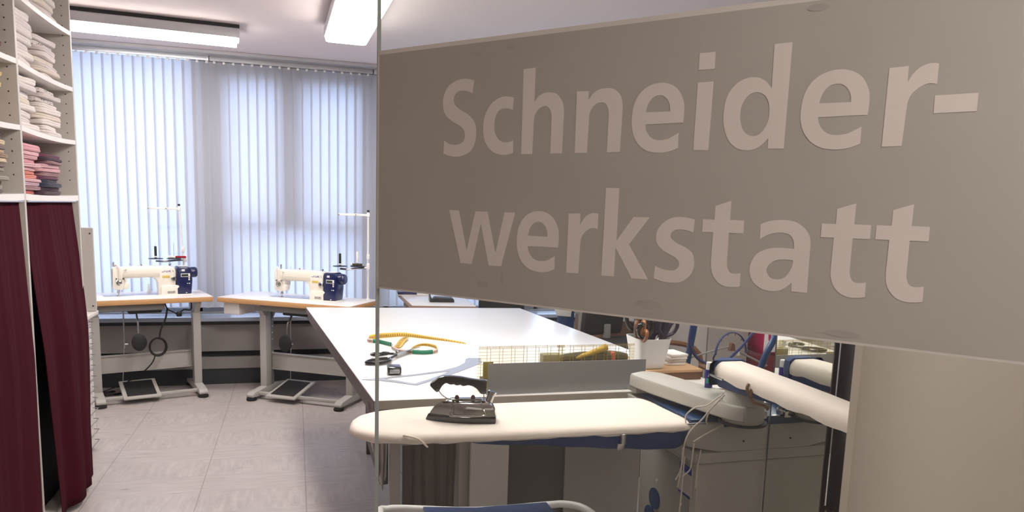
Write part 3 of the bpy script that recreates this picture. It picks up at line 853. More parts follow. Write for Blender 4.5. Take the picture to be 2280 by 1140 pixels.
thread_stand(s2, R(-8), 'white thread stand on the table behind the cutting table, just left of the glass edge')
spool(local(s1, R(4), (-.225, -.012, s1[2] + .298)), M['black'], 'black thread spool on the left machine\'s stand')
spool(local(s1, R(4), (-.115, -.03, s1[2] + .290)), M['white'], 'white thread cone lying on the left machine\'s stand', True)
spool(local(s1, R(4), (-.070, -.035, s1[2] + .290)), cmat('red_thread', (.3, .01, .02)), 'red thread cone lying on the left machine\'s stand', True)
spool(local(s2, R(-8), (-.225, -.012, s2[2] + .298)), M['black'], 'black thread spool on the stand near the glass edge')
spool(local(s2, R(-8), (-.085, -.012, s2[2] + .318)), M['white'], 'white thread spool on the stand near the glass edge')
spool(local(s2, R(-8), (-.125, -.03, s2[2] + .290)), cmat('olive_thread', (.06, .055, .04)), 'dark bobbin lying beside the white spool on the stand near the glass edge', True)
p = local(t1o, A1, (.735, .42, .82))
o = MB().lathe([(.017, 0), (.017, .006), (.012, .010), (.006, .072), (.0045, .074), (0, .074)]); o_ = o.build('thread_cone', M['white'], loc=p); tag(o_, 'empty white plastic cone standing behind the arm of the left sewing machine', 'cone')
# ------------------------------------------------------------------ cutting table
CT = [(.275, 2.695), (1.76, 2.665), (1.583, 5.15), (.068, 5.267)]
t = empty('cutting_table', (.9, 3.9, 0)); tag(t, 'large white cutting table in the middle of the room', 'table')
def rel(ps, c=(.9, 3.9)): return [(x - c[0], y - c[1]) for x, y in ps]
def inset(ps, d):
    cx = sum(p[0] for p in ps) / len(ps); cy = sum(p[1] for p in ps) / len(ps)
    return [(x + (d if x < cx else -d), y + (d if y < cy else -d)) for x, y in ps]
MB().prism(rel(CT), .848, .880, 'z', bev=.002).build('table_top', [M['laminate']], t)
eb = MB()
q = rel(CT)
def wall_band(mb, a, b2, z0, z1, th, mi=0):
    a = Vector(a); b2 = Vector(b2); d = (b2 - a).normalized(); n = Vector((d.y, -d.x)) * th
    mb.prism([tuple(a), tuple(b2), tuple(b2 + n), tuple(a + n)], z0, z1, 'z', mi)
wall_band(eb, q[0], q[1], .845, .8785, .0025); eb.build('front_edge_band', M['table_edge'], t)
eb = MB(); wall_band(eb, q[3], q[0], .845, .8785, .0025); wall_band(eb, q[1], q[2], .845, .8785, .0025); wall_band(eb, q[2], q[3], .845, .8785, .0025); eb.build('side_edge_band', M['apron'], t)
q2 = rel(inset(CT, .008))
ap = MB()
for i in range(4):
    a, b2 = q2[i], q2[(i + 1) % 4]; wall_band(ap, a, b2, .800, .842, -.02)
ap.build('apron', M['apron'], t)
ap = MB()
q3 = rel(inset(CT, .02)); ap.prism(q3, .838, .848, 'z'); ap.build('under_frame', M['dark'], t)
for (lx, ly) in ((.45, 4.68), (1.40, 4.6), (1.5, 3.2)):
    o = MB().box(lx - .9 - .022, lx - .9 + .022, ly - 3.9 - .022, ly - 3.9 + .022, 0, .84, .003); o.build('leg', M['apron'], t)
o = MB().box(.345 - .9, .385 - .9, 2.76 - 3.9, 2.80 - 3.9, 0, .84, .003); o.build('leg', M['greyc'], t)

# things under the cutting table
t = empty('under_table_cabinet', (.95, 2.95, 0)); tag(t, 'grey storage cabinet under the front of the cutting table', 'cabinet')
MB().box(-.335, -.29, -.20, .22, 0, .79, .003).build('side_panel', M['greyc'], t)
MB().box(-.155, .495, -.12, .22, 0, .79, .003).build('body', M['door_grey'], t)
MB().box(.14, .49, -.135, -.12, .02, .76, .003).build('door', M['greyc'], t)
o = tag(MB().box(.655, .812, 2.72, 2.74, 0, .80, .003).build('leaning_board', M['offwhite'], smooth=False), 'pale upright board under the cutting table beside the grey cabinet', 'board')
def drape(name, x0, x1, y, z0, z1, m, label, amp=.012, fr=30, seed=1, slant=0., ny=0.):
    rnd = random.Random(seed); p1, p2 = rnd.uniform(0, 6), rnd.uniform(0, 6)
    o = MB(); rows = []
    for j in range(15):
        v = j / 14; row = []
        for i in range(50):
            u = i / 49
            x = x0 + (x1 - x0) * u
            zb = z0 + slant * (1 - u)
            row.append((x + .006 * math.sin(v * 3 + u * 9), y + ny * v + amp * (math.sin(u * fr + p1 + v) + .5 * math.sin(u * fr * 1.9 + p2)) * (.4 + .6 * v), z1 + (zb - z1) * v))
        rows.append(row)
    o.loft(rows, closed=False, cap=False)
    return tag(o.build(name, m, solid=.003), label, 'curtain')
drape('hanging_curtain', .395, .612, 2.80, .03, .80, M['dkcloth'], 'dark taupe curtain hanging under the front of the cutting table', seed=3)
o = MB(); rows = []
for j in range(12):
    v = j / 11; row = []
    for i in range(24):
        u = i / 23; zb = .47 + .25 * abs(u - .75)
        row.append((.262 + .085 * u * (1 - .35 * v) + .02 * v, 2.84 + .010 * math.sin(u * 22 + v * 2) * (.3 + v), .845 + (zb - .845) * v))
    rows.append(row)
o.loft(rows, closed=False, cap=False)
tag(o.build('draped_cloth', cmat('pale_grey', (.50, .45, .43)), solid=.002), 'pale cloth corner hanging down at the left end of the cutting table', 'cloth')
o = tag(MB().box(.325, .36, 2.95, 3.6, .45, .80, .004).build('dark_storage_box', M['dark'], smooth=False), 'dark box hung under the left edge of the cutting table', 'box')

# ------------------------------------------------------------------ things on the cutting table
TZ = .880
def on_table(pts, z=TZ): return [(x, y, z) for x, y in pts]
# tape measure: one ribbon standing on its edge, with coloured stretches
t = empty('tape_measure', (.6, 3.8, TZ)); tag(t, 'yellow, green and white tape measure curling on the cutting table', 'tape measure')
def ribbon(mb, pts, h=.018, sm=8, mi=0, tilt=0., marks=None):
    P = [Vector((x - .6, y - 3.8, z)) for x, y, z in pts]
    Q = []
    for i in range(len(P) - 1):
        a = P[i - 1] if i else P[i] * 2 - P[i + 1]; b2 = P[i]; c = P[i + 1]; d = P[i + 2] if i + 2 < len(P) else c * 2 - b2
        for k in range(sm):
            s = k / sm; Q.append(.5 * ((2 * b2) + (c - a) * s + (2 * a - 5 * b2 + 4 * c - d) * s * s + (3 * b2 - a - 3 * c + d) * s ** 3))
    Q.append(P[-1])
    hh = h if callable(h) else (lambda s: (0, 0, h))
    rows = [[], []]
    n = len(Q)
    for i, p_ in enumerate(Q):
        v = Vector(hh(i / (n - 1)))
        rows[0].append(tuple(p_)); rows[1].append(tuple(p_ + v))
    mb.loft(rows, mi=mi, closed=False, cap=False)
    if marks:
        for i in range(0, n - 1):
            p_ = Q[i]; v = Vector(hh(i / (n - 1))); d = (Q[i + 1] - p_).normalized() * .0035
            nrm = d.normalized().cross(v.normalized()) * .0012
            if nrm.y > 0 and abs(v.z) > .005: nrm = -nrm
            if nrm.z < 0 and abs(v.z) <= .005: nrm = -nrm
            a = p_ + v * .25 + nrm; b2 = p_ + v * .75 + nrm
            mb.loft([[tuple(a), tuple(b2)], [tuple(a + d), tuple(b2 + d)]], mi=marks, closed=False, cap=False)
    return Q
o = MB(); ribbon(o, [(.372, 3.93, 0), (.42, 3.99, 0), (.485, 4.02, 0), (.574, 4.04, 0), (.65, 3.98, 0), (.71, 3.93, 0), (.78, 3.87, 0), (.87, 3.779, 0)], lambda s: (0, .010 * s, .026 * (1 - s) ** .6 + .004), marks=1, sm=7)
o.build('yellow_stretch', [M['tape_y'], M['mark']], t, solid=.0006)
o = MB(); ribbon(o, [(.372, 3.93, 0), (.36, 3.89, 0), (.368, 3.865, 0), (.385, 3.86, 0)], .024, marks=1, sm=3); o.build('white_end', [M['tape_w'], M['mark']], t, solid=.0006)
o = MB(); ribbon(o, [(.385, 3.86, 0), (.41, 3.85, 0), (.44, 3.80, 0), (.468, 3.74, .002)], .022); o.build('green_stretch', M['tape_g'], t, solid=.0006)
o = MB(); ribbon(o, [(.56, 3.97, .010), (.53, 3.90, .008), (.50, 3.80, .004), (.475, 3.72, .004)], lambda s: (.03, -.035, .004), marks=1, sm=5); o.build('yellow_twist', [M['tape_y'], M['mark']], t, solid=.0006)
o = MB(); ribbon(o, [(.475, 3.76, 0), (.462, 3.68, 0), (.478, 3.60, 0), (.50, 3.565, 0), (.525, 3.55, 0), (.545, 3.545, 0)], .021, marks=1, sm=5); o.build('white_stretch', [M['tape_w'], M['mark']], t, solid=.0006)
o = MB(); ribbon(o, [(.545, 3.545, 0), (.575, 3.53, 0), (.61, 3.525, 0), (.645, 3.535, 0)], .022, sm=5); o.build('green_loop', M['tape_g'], t, solid=.0006)
o = MB(); ribbon(o, [(.645, 3.535, 0), (.672, 3.56, 0), (.682, 3.61, 0)], .020, marks=1, sm=4); o.build('white_loop', [M['tape_w'], M['mark']], t, solid=.0006)
o = MB(); ribbon(o, [(.682, 3.61, 0), (.683, 3.68, 0), (.655, 3.74, 0), (.62, 3.75, 0), (.58, 3.70, 0), (.545, 3.62, 0), (.53, 3.57, 0)], lambda s: (0, 0, .020 * (1 - .6 * s)), marks=1, sm=5); o.build('yellow_loop', [M['tape_y'], M['mark']], t, solid=.0006)

# shears: standing slightly open on the table
t = empty('dressmaking_shears', (.46, 3.47, TZ)); tag(t, 'large black-handled steel shears lying on the cutting table', 'scissors')
def bar(mb, a, b2, w0, w1, z, th, mi=0):
    a = Vector(a); b2 = Vector(b2); d = (b2 - a).normalized(); n = Vector((-d.y, d.x))
    mb.prism([tuple(a + n * w0), tuple(a - n * w0), tuple(b2 - n * w1), tuple(b2 + n * w1)], z, z + th, 'z', mi, bev=.0006)
o = MB(); bar(o, (-.01, -.02), (.135, .14), .012, .001, .020, .004); o.build('blade', M['steel'], t)
o = MB(); bar(o, (-.005, .01), (.130, .145), .012, .001, .006, .004); o.build('blade', M['steel'], t)
o = MB().cyl((.0, .0, .0), (.0, .0, .030), .006); o.cyl((0, 0, .030), (0, 0, .036), .009); o.build('pivot', M['chrome'], t)
o = MB(); o.tube([(-.005, -.03, .018), (-.05, -.10, .016)], .006); o.tube([(-.045, -.09, .014), (-.055, -.135, .012), (-.10, -.165, .010), (-.155, -.150, .010), (-.14, -.12, .012), (-.09, -.095, .014)], .0085, closed=True); o.build('lower_handle', M['blackgloss'], t)
o = MB(); o.tube([(-.005, .0, .018), (-.04, -.01, .022)], .006); o.tube([(-.04, .0, .022), (-.06, -.022, .022), (-.10, -.028, .020), (-.120, .0, .018), (-.095, .022, .018), (-.06, .02, .020)], .0075, closed=True); o.build('upper_handle', M['blackgloss'], t)

# small black magnet box with a silver label
t = empty('weight_block', (.402, 3.105, TZ), R(-4)); tag(t, 'small black block with a silver label lying on the steel curve ruler', 'weight')
MB().box(-.030, .030, -.012, .062, .003, .036, .008, seg=3).build('case', M['blackgloss'], t)
o = MB().box(-.020, .022, -.0145, -.010, .009, .027, .002); o.box(-.016, .018, -.0155, -.014, .0155, .0175, mi=1); o.build('label_plate', [M['steel'], M['dark']], t)
# curved tailor's ruler: flat steel frame lying on the table
RO = [(.259, 3.033), (.330, 3.005), (.400, 2.955), (.466, 2.899), (.56, 2.99), (.66, 3.09), (.75, 3.19), (.835, 3.29), (.855, 3.40), (.80, 3.41), (.778, 3.385), (.755, 3.30), (.70, 3.22), (.62, 3.155), (.50, 3.105), (.38, 3.065)]
RI = [(.350, 3.035), (.40, 2.995), (.463, 2.93), (.53, 2.995), (.61, 3.085), (.648, 3.135), (.60, 3.12), (.50, 3.08), (.42, 3.055)]
cu_ = D.curves.new('c', 'CURVE'); cu_.dimensions = '2D'; cu_.fill_mode = 'BOTH'; cu_.extrude = .001
for ps in (RO, RI):
    sp = cu_.splines.new('POLY'); sp.points.add(len(ps) - 1); sp.use_cyclic_u = True
    for k, (x, y) in enumerate(ps): sp.points[k].co = (x, y, 0, 1)
tmp = D.objects.new('tmp', cu_); COL.objects.link(tmp)
me = D.meshes.new_from_object(tmp.evaluated_get(bpy.context.evaluated_depsgraph_get())); D.objects.remove(tmp)
me.materials.clear(); me.materials.append(M['ltsteel'])
o = D.objects.new('curved_ruler', me); COL.objects.link(o); o.location = (0, 0, TZ + .0012); tag(o, 'flat steel tailor\'s curve ruler lying at the front left of the cutting table', 'ruler')

# grey sheet-metal bin at the table front and what stands in it
t = empty('ruler_box', (1.03, 2.75, TZ)); tag(t, 'long open grey sheet-metal box at the front edge of the cutting table', 'box')
bx0, bx1 = -.318, .355
o = MB().box(bx0, bx1, -.045, -.042, 0, .125, .0005); o.box(bx0, bx1, .085, .088, 0, .045); o.box(bx0, bx1, -.042, .085, 0, .003)
o.box(bx0, bx0 + .003, -.042, .085, 0, .02); o.prism([(-.042, 0), (.085, 0), (.085, .045), (-.042, .12)], bx1 - .003, bx1, 'x'); o.build('body', M['boxgrey'], t, smooth=False)
o = MB()
for k in range(6): o.cyl((bx0 + .012 + k * .115, -.0445, .006), (bx0 + .012 + k * .115, -.0475, .006), .0025, seg=8)
o.build('rivets', M['steeldark'], t)
o = MB().box(bx0 - .002, bx0 + .001, -.05, .10, 0, .02); o.build('end_flange', M['apron'], t)
# acrylic quilting rulers
o = MB().box(-.348, .01, -.002, .0, .112, .186, 0); o2 = tag(o.build('quilting_ruler', M['ruler'], smooth=False, loc=(1.03, 2.745, TZ)), 'clear acrylic ruler with yellow grid lying across the grey box at its left half', 'ruler', 'printed acrylic rulers')
o = MB().box(-.02, .322, -.002, .0, .108, .183, 0); tag(o.build('quilting_ruler', M['ruler'], smooth=False, loc=(1.03, 2.752, TZ)), 'clear acrylic ruler with yellow grid standing in the right half of the grey box', 'ruler', 'printed acrylic rulers')
o = MB().box(-.028, .028, -.002, .0, .002, .112, 0); tag(o.build('quilting_ruler', M['ruler'], smooth=False, loc=(1.03 - .322, 2.757, TZ)), 'acrylic ruler standing upright on end beside the left end of the grey box', 'ruler', 'printed acrylic rulers')
o = MB().box(-.022, .02, .004, .008, .0, .118, .0005); tag(o.build('cutting_template', mat('olive_acrylic', (.30, .24, .05), .4), smooth=False, loc=(1.03 - .300, 2.765, TZ)), 'olive printed template strip standing at the left end of the grey box', 'ruler')
o = MB().tube([(0, 0, 0), (.10, 0, .004), (.22, 0, .006), (.30, .0, .0)], lambda s: .024 * (1 - .3 * abs(2 * s - 1) ** 3), seg=14); c_ = o.build('pencil_case', mat('dark_camo_cloth', (.05, .045, .035), .8, var=.6, scale=60), loc=(1.035, 2.79, TZ + .118)); tag(c_, 'dark mottled pencil case lying in the grey box behind the ruler', 'pencil case')
o = MB().box(.11, .13, -.026, .026, -.02, .028, .008); c_ = o.build('zip_tag', cmat('coral_tag', (.6, .10, .08)), loc=(0, 0, 0), parent=c_); c_.location = (.11, 0, 0)
o = MB().tube([(-.075, 0, -.022), (.0, 0, .0), (.062, 0, .022)], lambda s: .008 + .006 * s, seg=12, smooth=6); tag(o.build('chalk_marker', mat('ochre_plastic', (.55, .36, .06), .5), loc=(1.175, 2.775, TZ + .145)), 'ochre marker lying slanted on the dark pencil case in the grey box', 'marker')
o = MB().box(-.04, .04, -.025, .025, -.03, .012, .005); tag(o.build('folded_swatch', cmat('sage_grey', (.30, .28, .20)), loc=(1.0, 2.80, TZ + .128)), 'grey-green fabric swatch beside the pencil case in the grey box', 'cloth')

# white pot of scissors
pc = (1.492, 2.905)
t = empty('scissors_pot', (pc[0], pc[1], .928)); tag(t, 'white square pot full of scissors on a flat wooden box', 'pot')
def sq(w, z, r=.3):
    out = []
    for k in range(32):
        a = 2 * math.pi * k / 32; ca, sa = math.cos(a), math.sin(a)
        out.append((math.copysign(abs(ca) ** r, ca) * w, math.copysign(abs(sa) ** r, sa) * w, z))
    return out
o = MB(); o.loft([sq(.054, 0), sq(.058, .003), sq(.080, .135), sq(.077, .135), sq(.056, .010)]); o.build('body', M['white'], t)
def scissors(x, y, z, rz, tilt, m, label, s=1., open_=10):
    t = empty('scissors', (x, y, z), rz); t.rotation_euler = (R(tilt[0]), R(tilt[1]), rz); tag(t, label, 'scissors', 'scissors in the white pot'); t.scale = (s, s, s)
    for sg in (-1, 1):
        pts = [(sg * .004, 0, .0), (sg * .012, 0, .020), (sg * .038, 0, .040), (sg * .044, 0, .070), (sg * .030, 0, .088), (sg * .010, 0, .075), (sg * .006, 0, .035)]
        MB().tube(pts, .0075, closed=True, seg=10).build('handle', m, t)
        MB().prism([(sg * .001, -.14), (sg * .010, -.01), (sg * .004, .015), (-sg * .006, .010), (-sg * .002, -.02)], sg * .001, sg * .001 + .002, 'y').build('blade', M['steel'], t)
    MB().cyl((0, -.006, -.01), (0, .006, -.01), .005, seg=12).build('pivot', M['chrome'], t)
zz = .928 + .125
specs = [(-.058, -.030, 80, (5, -40), M['orange'], 'orange-brown handled scissors leaning out of the left of the white pot', 1.0),
         (-.050, .015, 60, (0, -24), M['brown'], 'brown handled scissors leaning left in the white pot, behind the orange-brown pair', 1.15),
         (-.030, -.045, 20, (10, -20), M['blackgloss'], 'upright black handled scissors at the left of the white pot', 1.1),
         (-.018, .045, 10, (-8, -6), M['black'], 'tall black scissors at the back of the white pot', 1.35),
         (.006, -.020, 5, (8, 0), M['plum'], 'dark plum handled scissors in the middle of the white pot', 1.15),
         (.026, .03, 20, (-5, 8), M['blackgloss'], 'black scissors right of the middle in the white pot', 1.3),
         (.040, -.045, 15, (12, 18), M['plum'], 'dark plum scissors leaning right at the front of the white pot', 1.15),
         (.060, .012, 40, (0, 36), M['black'], 'matt black scissors hanging out over the right rim of the white pot', 1.1)]
for (dx, dy, rz, tl, m_, lb, s_) in specs: scissors(pc[0] + dx, pc[1] + dy, zz, R(rz), tl, m_, lb, s_)
o = MB().tube([(-.02, 0, 0), (-.018, 0, .045), (0, 0, .065), (.018, 0, .045), (.02, 0, 0)], .002, seg=6); tag(o.build('wire_hook', M['steel'], loc=(pc[0] + .01, pc[1] + .02, zz + .06)), 'steel wire hook among the scissor handles in the white pot', 'hook')
# ------------------------------------------------------------------ ironing station
t = empty('ironing_station', (1.40, 2.25, 0)); tag(t, 'grey and blue steam ironing station with a long cream-covered board in the right foreground', 'ironing station')
ox, oy = 1.40, 2.25
def o2(ps): return [(x - ox, y - oy) for x, y in ps]
OUT = [(.158, 2.262), (.158, 2.215), (.172, 2.175), (.205, 2.14), (.26, 2.112), (.34, 2.094), (.45, 2.083), (.60, 2.076), (.75, 2.072), (.90, 2.070), (1.05, 2.066), (1.17, 2.062), (1.225, 2.068), (1.245, 2.10),
       (1.245, 2.17), (1.24, 2.26), (1.232, 2.35), (1.21, 2.40), (1.15, 2.412), (1.0, 2.416), (.80, 2.42), (.60, 2.424), (.45, 2.422), (.34, 2.41), (.25, 2.388), (.195, 2.352), (.168, 2.31)]
def dens(ps, k=4):
    out = []; n = len(ps)
    for i in range(n):
        a, b2, c, d = [Vector(ps[(i + j) % n]) for j in (-1, 0, 1, 2)]
        for s in range(k):
            u = s / k; out.append(tuple(.5 * ((2 * b2) + (c - a) * u + (2 * a - 5 * b2 + 4 * c - d) * u * u + (3 * b2 - a - 3 * c + d) * u ** 3)))
    return out
OD = dens(o2(OUT))
def offs(ps, d):
    n = len(ps); out = []
    for i in range(n):
        a = Vector(ps[i - 1]); b2 = Vector(ps[(i + 1) % n]); t_ = (b2 - a).normalized(); out.append((ps[i][0] - t_.y * d, ps[i][1] + t_.x * d))
    return out
def ring(d, z, wr=0., zr=0.):
    o = offs(OD, d); n = len(o)
    return [(x + wr * math.sin(i * 1.7) * math.sin(i * .41), y + wr * math.cos(i * 2.3) * math.sin(i * .37), (z(x) if callable(z) else z) + zr * math.sin(i * 1.3) * math.sin(i * .53 + 1)) for i, (x, y) in enumerate(o)]
def inner(ps, d, lo, hi, cyy):
    out = []
    for x, y in ps:
        cx = min(max(x, lo), hi); v = Vector((cx - x, cyy - y)); L_ = v.length
        v = v / L_ * min(d, L_ * .9); out.append((x + v.x, y + v.y))
    return out
def ring(d, z, wr=0., zr=0.):
    o = inner(OD, d, .33 - ox, 1.13 - ox, 2.245 - oy)
    return [(x + wr * math.sin(i * 1.7) * math.sin(i * .41), y + wr * math.cos(i * 2.3) * math.sin(i * .37), (z(x) if callable(z) else z) + zr * math.sin(i * 1.3) * math.sin(i * .53 + 1)) for i, (x, y) in enumerate(o)]
low = lambda x: .901 - .004 * math.exp(-((x + .43) / .05) ** 2) + .0015 * math.sin(x * 60)
o = MB()
o.loft([ring(.03, lambda x: low(x) + .003), ring(.005, low, .0012, .0012), ring(-.002, .907, .0016), ring(-.001, .915, .0012), ring(.003, .922, .0008), ring(.011, .928, .0006), ring(.028, .9305), ring(.07, .931)])
o.tube([(.30 - ox, 2.105 - oy, .928), (.34 - ox, 2.088 - oy, .921), (.37 - ox, 2.082 - oy, .895)], .003, seg=6)
o.build('board_cover', M['cover'], t)
o = MB()
UB = [(-.91, .899), (-.80, .884), (-.71, .882), (-.53, .862), (-.35, .847), (-.22, .840), (-.175, .858), (-.13, .89)]
def ub(x):
    for (xa, za), (xb, zb) in zip(UB, UB[1:]):
        if x <= xb: return za + (zb - za) * max(0, (x - xa) / (xb - xa)) + .0015 * math.sin(x * 45)
    return UB[-1][1]
BL = lambda d, z: [(max(x, .50 - ox), y, (z(x) if callable(z) else z)) for x, y, zz_ in ring(d, z)]
o.loft([BL(.05, lambda x: ub(x) + .002), BL(.014, ub), BL(.008, lambda x: min(.900, ub(x) + .012)), BL(.007, .900), BL(.02, .902)])
o.build('blue_under_cover', M['blue'], t)
# clip on the front
o = MB().box(.985 - ox, 1.000 - ox, 2.058 - oy, 2.076 - oy, .872, .906, .002); o.box(.970 - ox, .996 - ox, 2.054 - oy, 2.066 - oy, .856, .876, .002); o.build('cover_clip', M['steel'], t)
o = MB().box(.30 - ox, 1.2 - ox, 2.14 - oy, 2.34 - oy, .884, .900, .004); o.box(1.0 - ox, 1.30 - ox, 2.18 - oy, 2.34 - oy, .82, .86, .01); o.build('board_frame', M['steeldark'], t)
# steam generator body
o = MB().box(1.285 - ox, 1.560 - ox, 2.095 - oy, 2.515 - oy, .03, .775, .012)
o.box(1.272 - ox, 1.560 - ox, 2.0865 - oy, 2.525 - oy, .775, .815, .008)
b_ = o.build('generator_body', M['station'], t)
o = MB().box(1.283 - ox, 1.2852 - ox, 2.13 - oy, 2.50 - oy, .06, .755, .0005); s_ = o.build('side_plate', M['stationdk'], b_)
for (yy, zz2) in ((2.37, .545), (2.40, .465)):
    o = MB().cyl((1.2835 - ox, yy - oy, zz2), (1.278 - ox, yy - oy, zz2), .040, seg=24); o.build('blue_round_sticker', M['bluemetal'], b_)
o = MB().box(1.279 - ox, 1.284 - ox, 2.115 - oy, 2.20 - oy, .64, .755, .001); s_ = o.build('instruction_plate', M['offwhite'], b_)
o = MB().box(1.2775 - ox, 1.2795 - ox, 2.118 - oy, 2.197 - oy, .725, .752); o.box(1.2775 - ox, 1.2795 - ox, 2.118 - oy, 2.197 - oy, .642, .650)
o.build('plate_bands', M['navy2'], s_)
o = MB()
for yy, zz2 in ((2.18, .60), (2.36, .62), (2.13, .52)): o.cyl((1.284 - ox, yy - oy, zz2), (1.280 - ox, yy - oy, zz2), .005, seg=10)
o.build('side_screws', M['white'], b_)
for xx in (1.31, 1.50):
    for yy in (2.12, 2.49): MB().cyl((xx - ox, yy - oy, 0), (xx - ox, yy - oy, .03), .014).build('foot', M['rubber'], t)
# housing between body and board, chamfered
o = MB()
o.prism(o2([(1.215, .915), (1.23, .85), (1.30, .822), (1.36, .815), (1.532, .815), (1.532, .915)]) if False else [(1.215 - ox, .915), (1.235 - ox, .84), (1.30 - ox, .826), (1.37 - ox, .812), (1.560 - ox, .812), (1.560 - ox, .915)], 2.088 - oy, 2.52 - oy, 'y', bev=.006)
hs = o.build('upper_housing', M['station'], t)
MB().cyl((1.45 - ox, 2.088 - oy, .848), (1.45 - ox, 2.084 - oy, .848), .003, seg=10).build('screw', M['dark'], hs)
o = MB().box(1.248 - ox, 1.540 - ox, 2.092 - oy, 2.54 - oy, .915, .931, .003); o.box(1.37 - ox, 1.5405 - ox, 2.082 - oy, 2.092 - oy, .902, .932, .002); o.build('blue_top_plate', M['bluemetal'], t)
MB().box(1.372 - ox, 1.533 - ox, 2.081 - oy, 2.088 - oy, .931, .934, .0005).build('trim_strip', M['steel'], t)
o = MB().cyl((1.22 - ox, 2.075 - oy, .922), (1.372 - ox, 2.078 - oy, .922), .0035); o.build('steel_rod', M['steel'], t)
# swing arm
o = MB()
Az = lambda x, y, z: (x - ox, y - oy, z)
top = [(1.213, 2.455), (1.235, 2.505), (1.29, 2.52), (1.345, 2.47), (1.39, 2.32), (1.465, 2.10), (1.46, 2.00), (1.40, 1.965), (1.335, 1.985), (1.28, 2.16)]
top = [tuple(v) for v in top][::-1]
td = dens(o2(top), 3)
def tr(d, z): return [(x, y, z) for x, y in offs(td, d)]
o.loft([tr(.008, .950), tr(.0, .956), tr(0, .99), tr(.004, .998), tr(.012, 1.001)][::1])
o.build('swing_arm', M['station'], t)
o = MB().prism([(-.045, .932), (.06, .932), (.02, .952), (-.045, .952)], 1.218 - ox, 1.26 - ox, 'x', M4=Matrix.Translation((0, .24, 0))); o.build('arm_foot', M['stationdk'], t)
o = MB().lathe([(.064, .934), (.068, .945), (.066, .99), (.062, 1.030), (.056, 1.042), (0, 1.042)], (1.402 - ox, 2.035 - oy, 0), seg=40); o.build('arm_pivot', M['station'], t)
MB().lathe([(.078, .932), (.078, .938), (0, .938)], (1.402 - ox, 2.035 - oy, 0), seg=40).build('pivot_ring', M['dark'], t)
o = MB().tube([(1.475 - ox, 2.06 - oy, .94), (1.485 - ox, 2.06 - oy, .985), (1.50 - ox, 2.07 - oy, .97), (1.495 - ox, 2.10 - oy, .945)], .010); o.cyl((1.48 - ox, 2.05 - oy, .985), (1.50 - ox, 2.03 - oy, .985), .013); o.box(1.47 - ox, 1.51 - ox, 2.05 - oy, 2.10 - oy, .932, .958, .006)
o.build('valve', M['chrome'], t)
# small sleeve board on the arm
SL = [(1.335, 2.07), (1.328, 1.95), (1.325, 1.80), (1.322, 1.65), (1.324, 1.50), (1.330, 1.38), (1.345, 1.32), (1.38, 1.30), (1.415, 1.33), (1.432, 1.45), (1.438, 1.60), (1.446, 1.75), (1.450, 1.90), (1.454, 2.05), (1.450, 2.14), (1.42, 2.165), (1.375, 2.165), (1.345, 2.13)]
SD = dens(o2(SL), 5)
def sr(d, z, wr=0, zr=0):
    o_ = inner(SD, d, 1.385 - ox, 1.395 - ox, 0) if False else [(x + (1 if (1.388 - ox) > x else -1) * min(abs(1.388 - ox - x) * .9, d) * min(1, abs(1.388 - ox - x) / .02), y + (d * .8 if y < 1.36 - oy else (-d * .8 if y > 2.10 - oy else 0))) for x, y in SD]
    return [(x + wr * math.sin(i * 1.9) * math.sin(i * .7), y, z + zr * math.sin(i * 1.1) * math.sin(i * .31)) for i, (x, y) in enumerate(o_)]
o = MB(); o.loft([sr(.012, 1.072), sr(0, 1.070, .002, .004), sr(-.003, 1.085, .0035, .002), sr(-.001, 1.10, .002), sr(.008, 1.113, .0015), sr(.018, 1.119, .001)])
o.build('sleeve_board_cover', M['cover'], t)
def sb(d, k):
    return [(x, y, 1.078 - k * max(.004, min(.042, (y + oy - 1.55) * .075))) for x, y, _ in sr(d, 0, .0008)]
o = MB(); o.loft([sb(.03, 1.), sb(.012, 1.02), sb(.006, .6), sb(.008, .0), sb(.02, -.3)]); o.build('sleeve_board_underside', M['blue'], t)
o = MB(); rr = []
for d, z in ((.0, 1.040), (-.004, 1.05), (-.006, 1.085), (-.004, 1.112), (.008, 1.1225), (.016, 1.1235)):
    rr.append([(x, max(y, 2.115 - oy), z) for x, y, _ in sr(d, z)])
o.loft(rr); o.build('blue_end_cap', M['blue'], t)
MB().box(1.318 - ox, 1.326 - ox, 2.04 - oy, 2.12 - oy, 1.073, 1.080, .001).build('tie_strap', M['steel'], t)
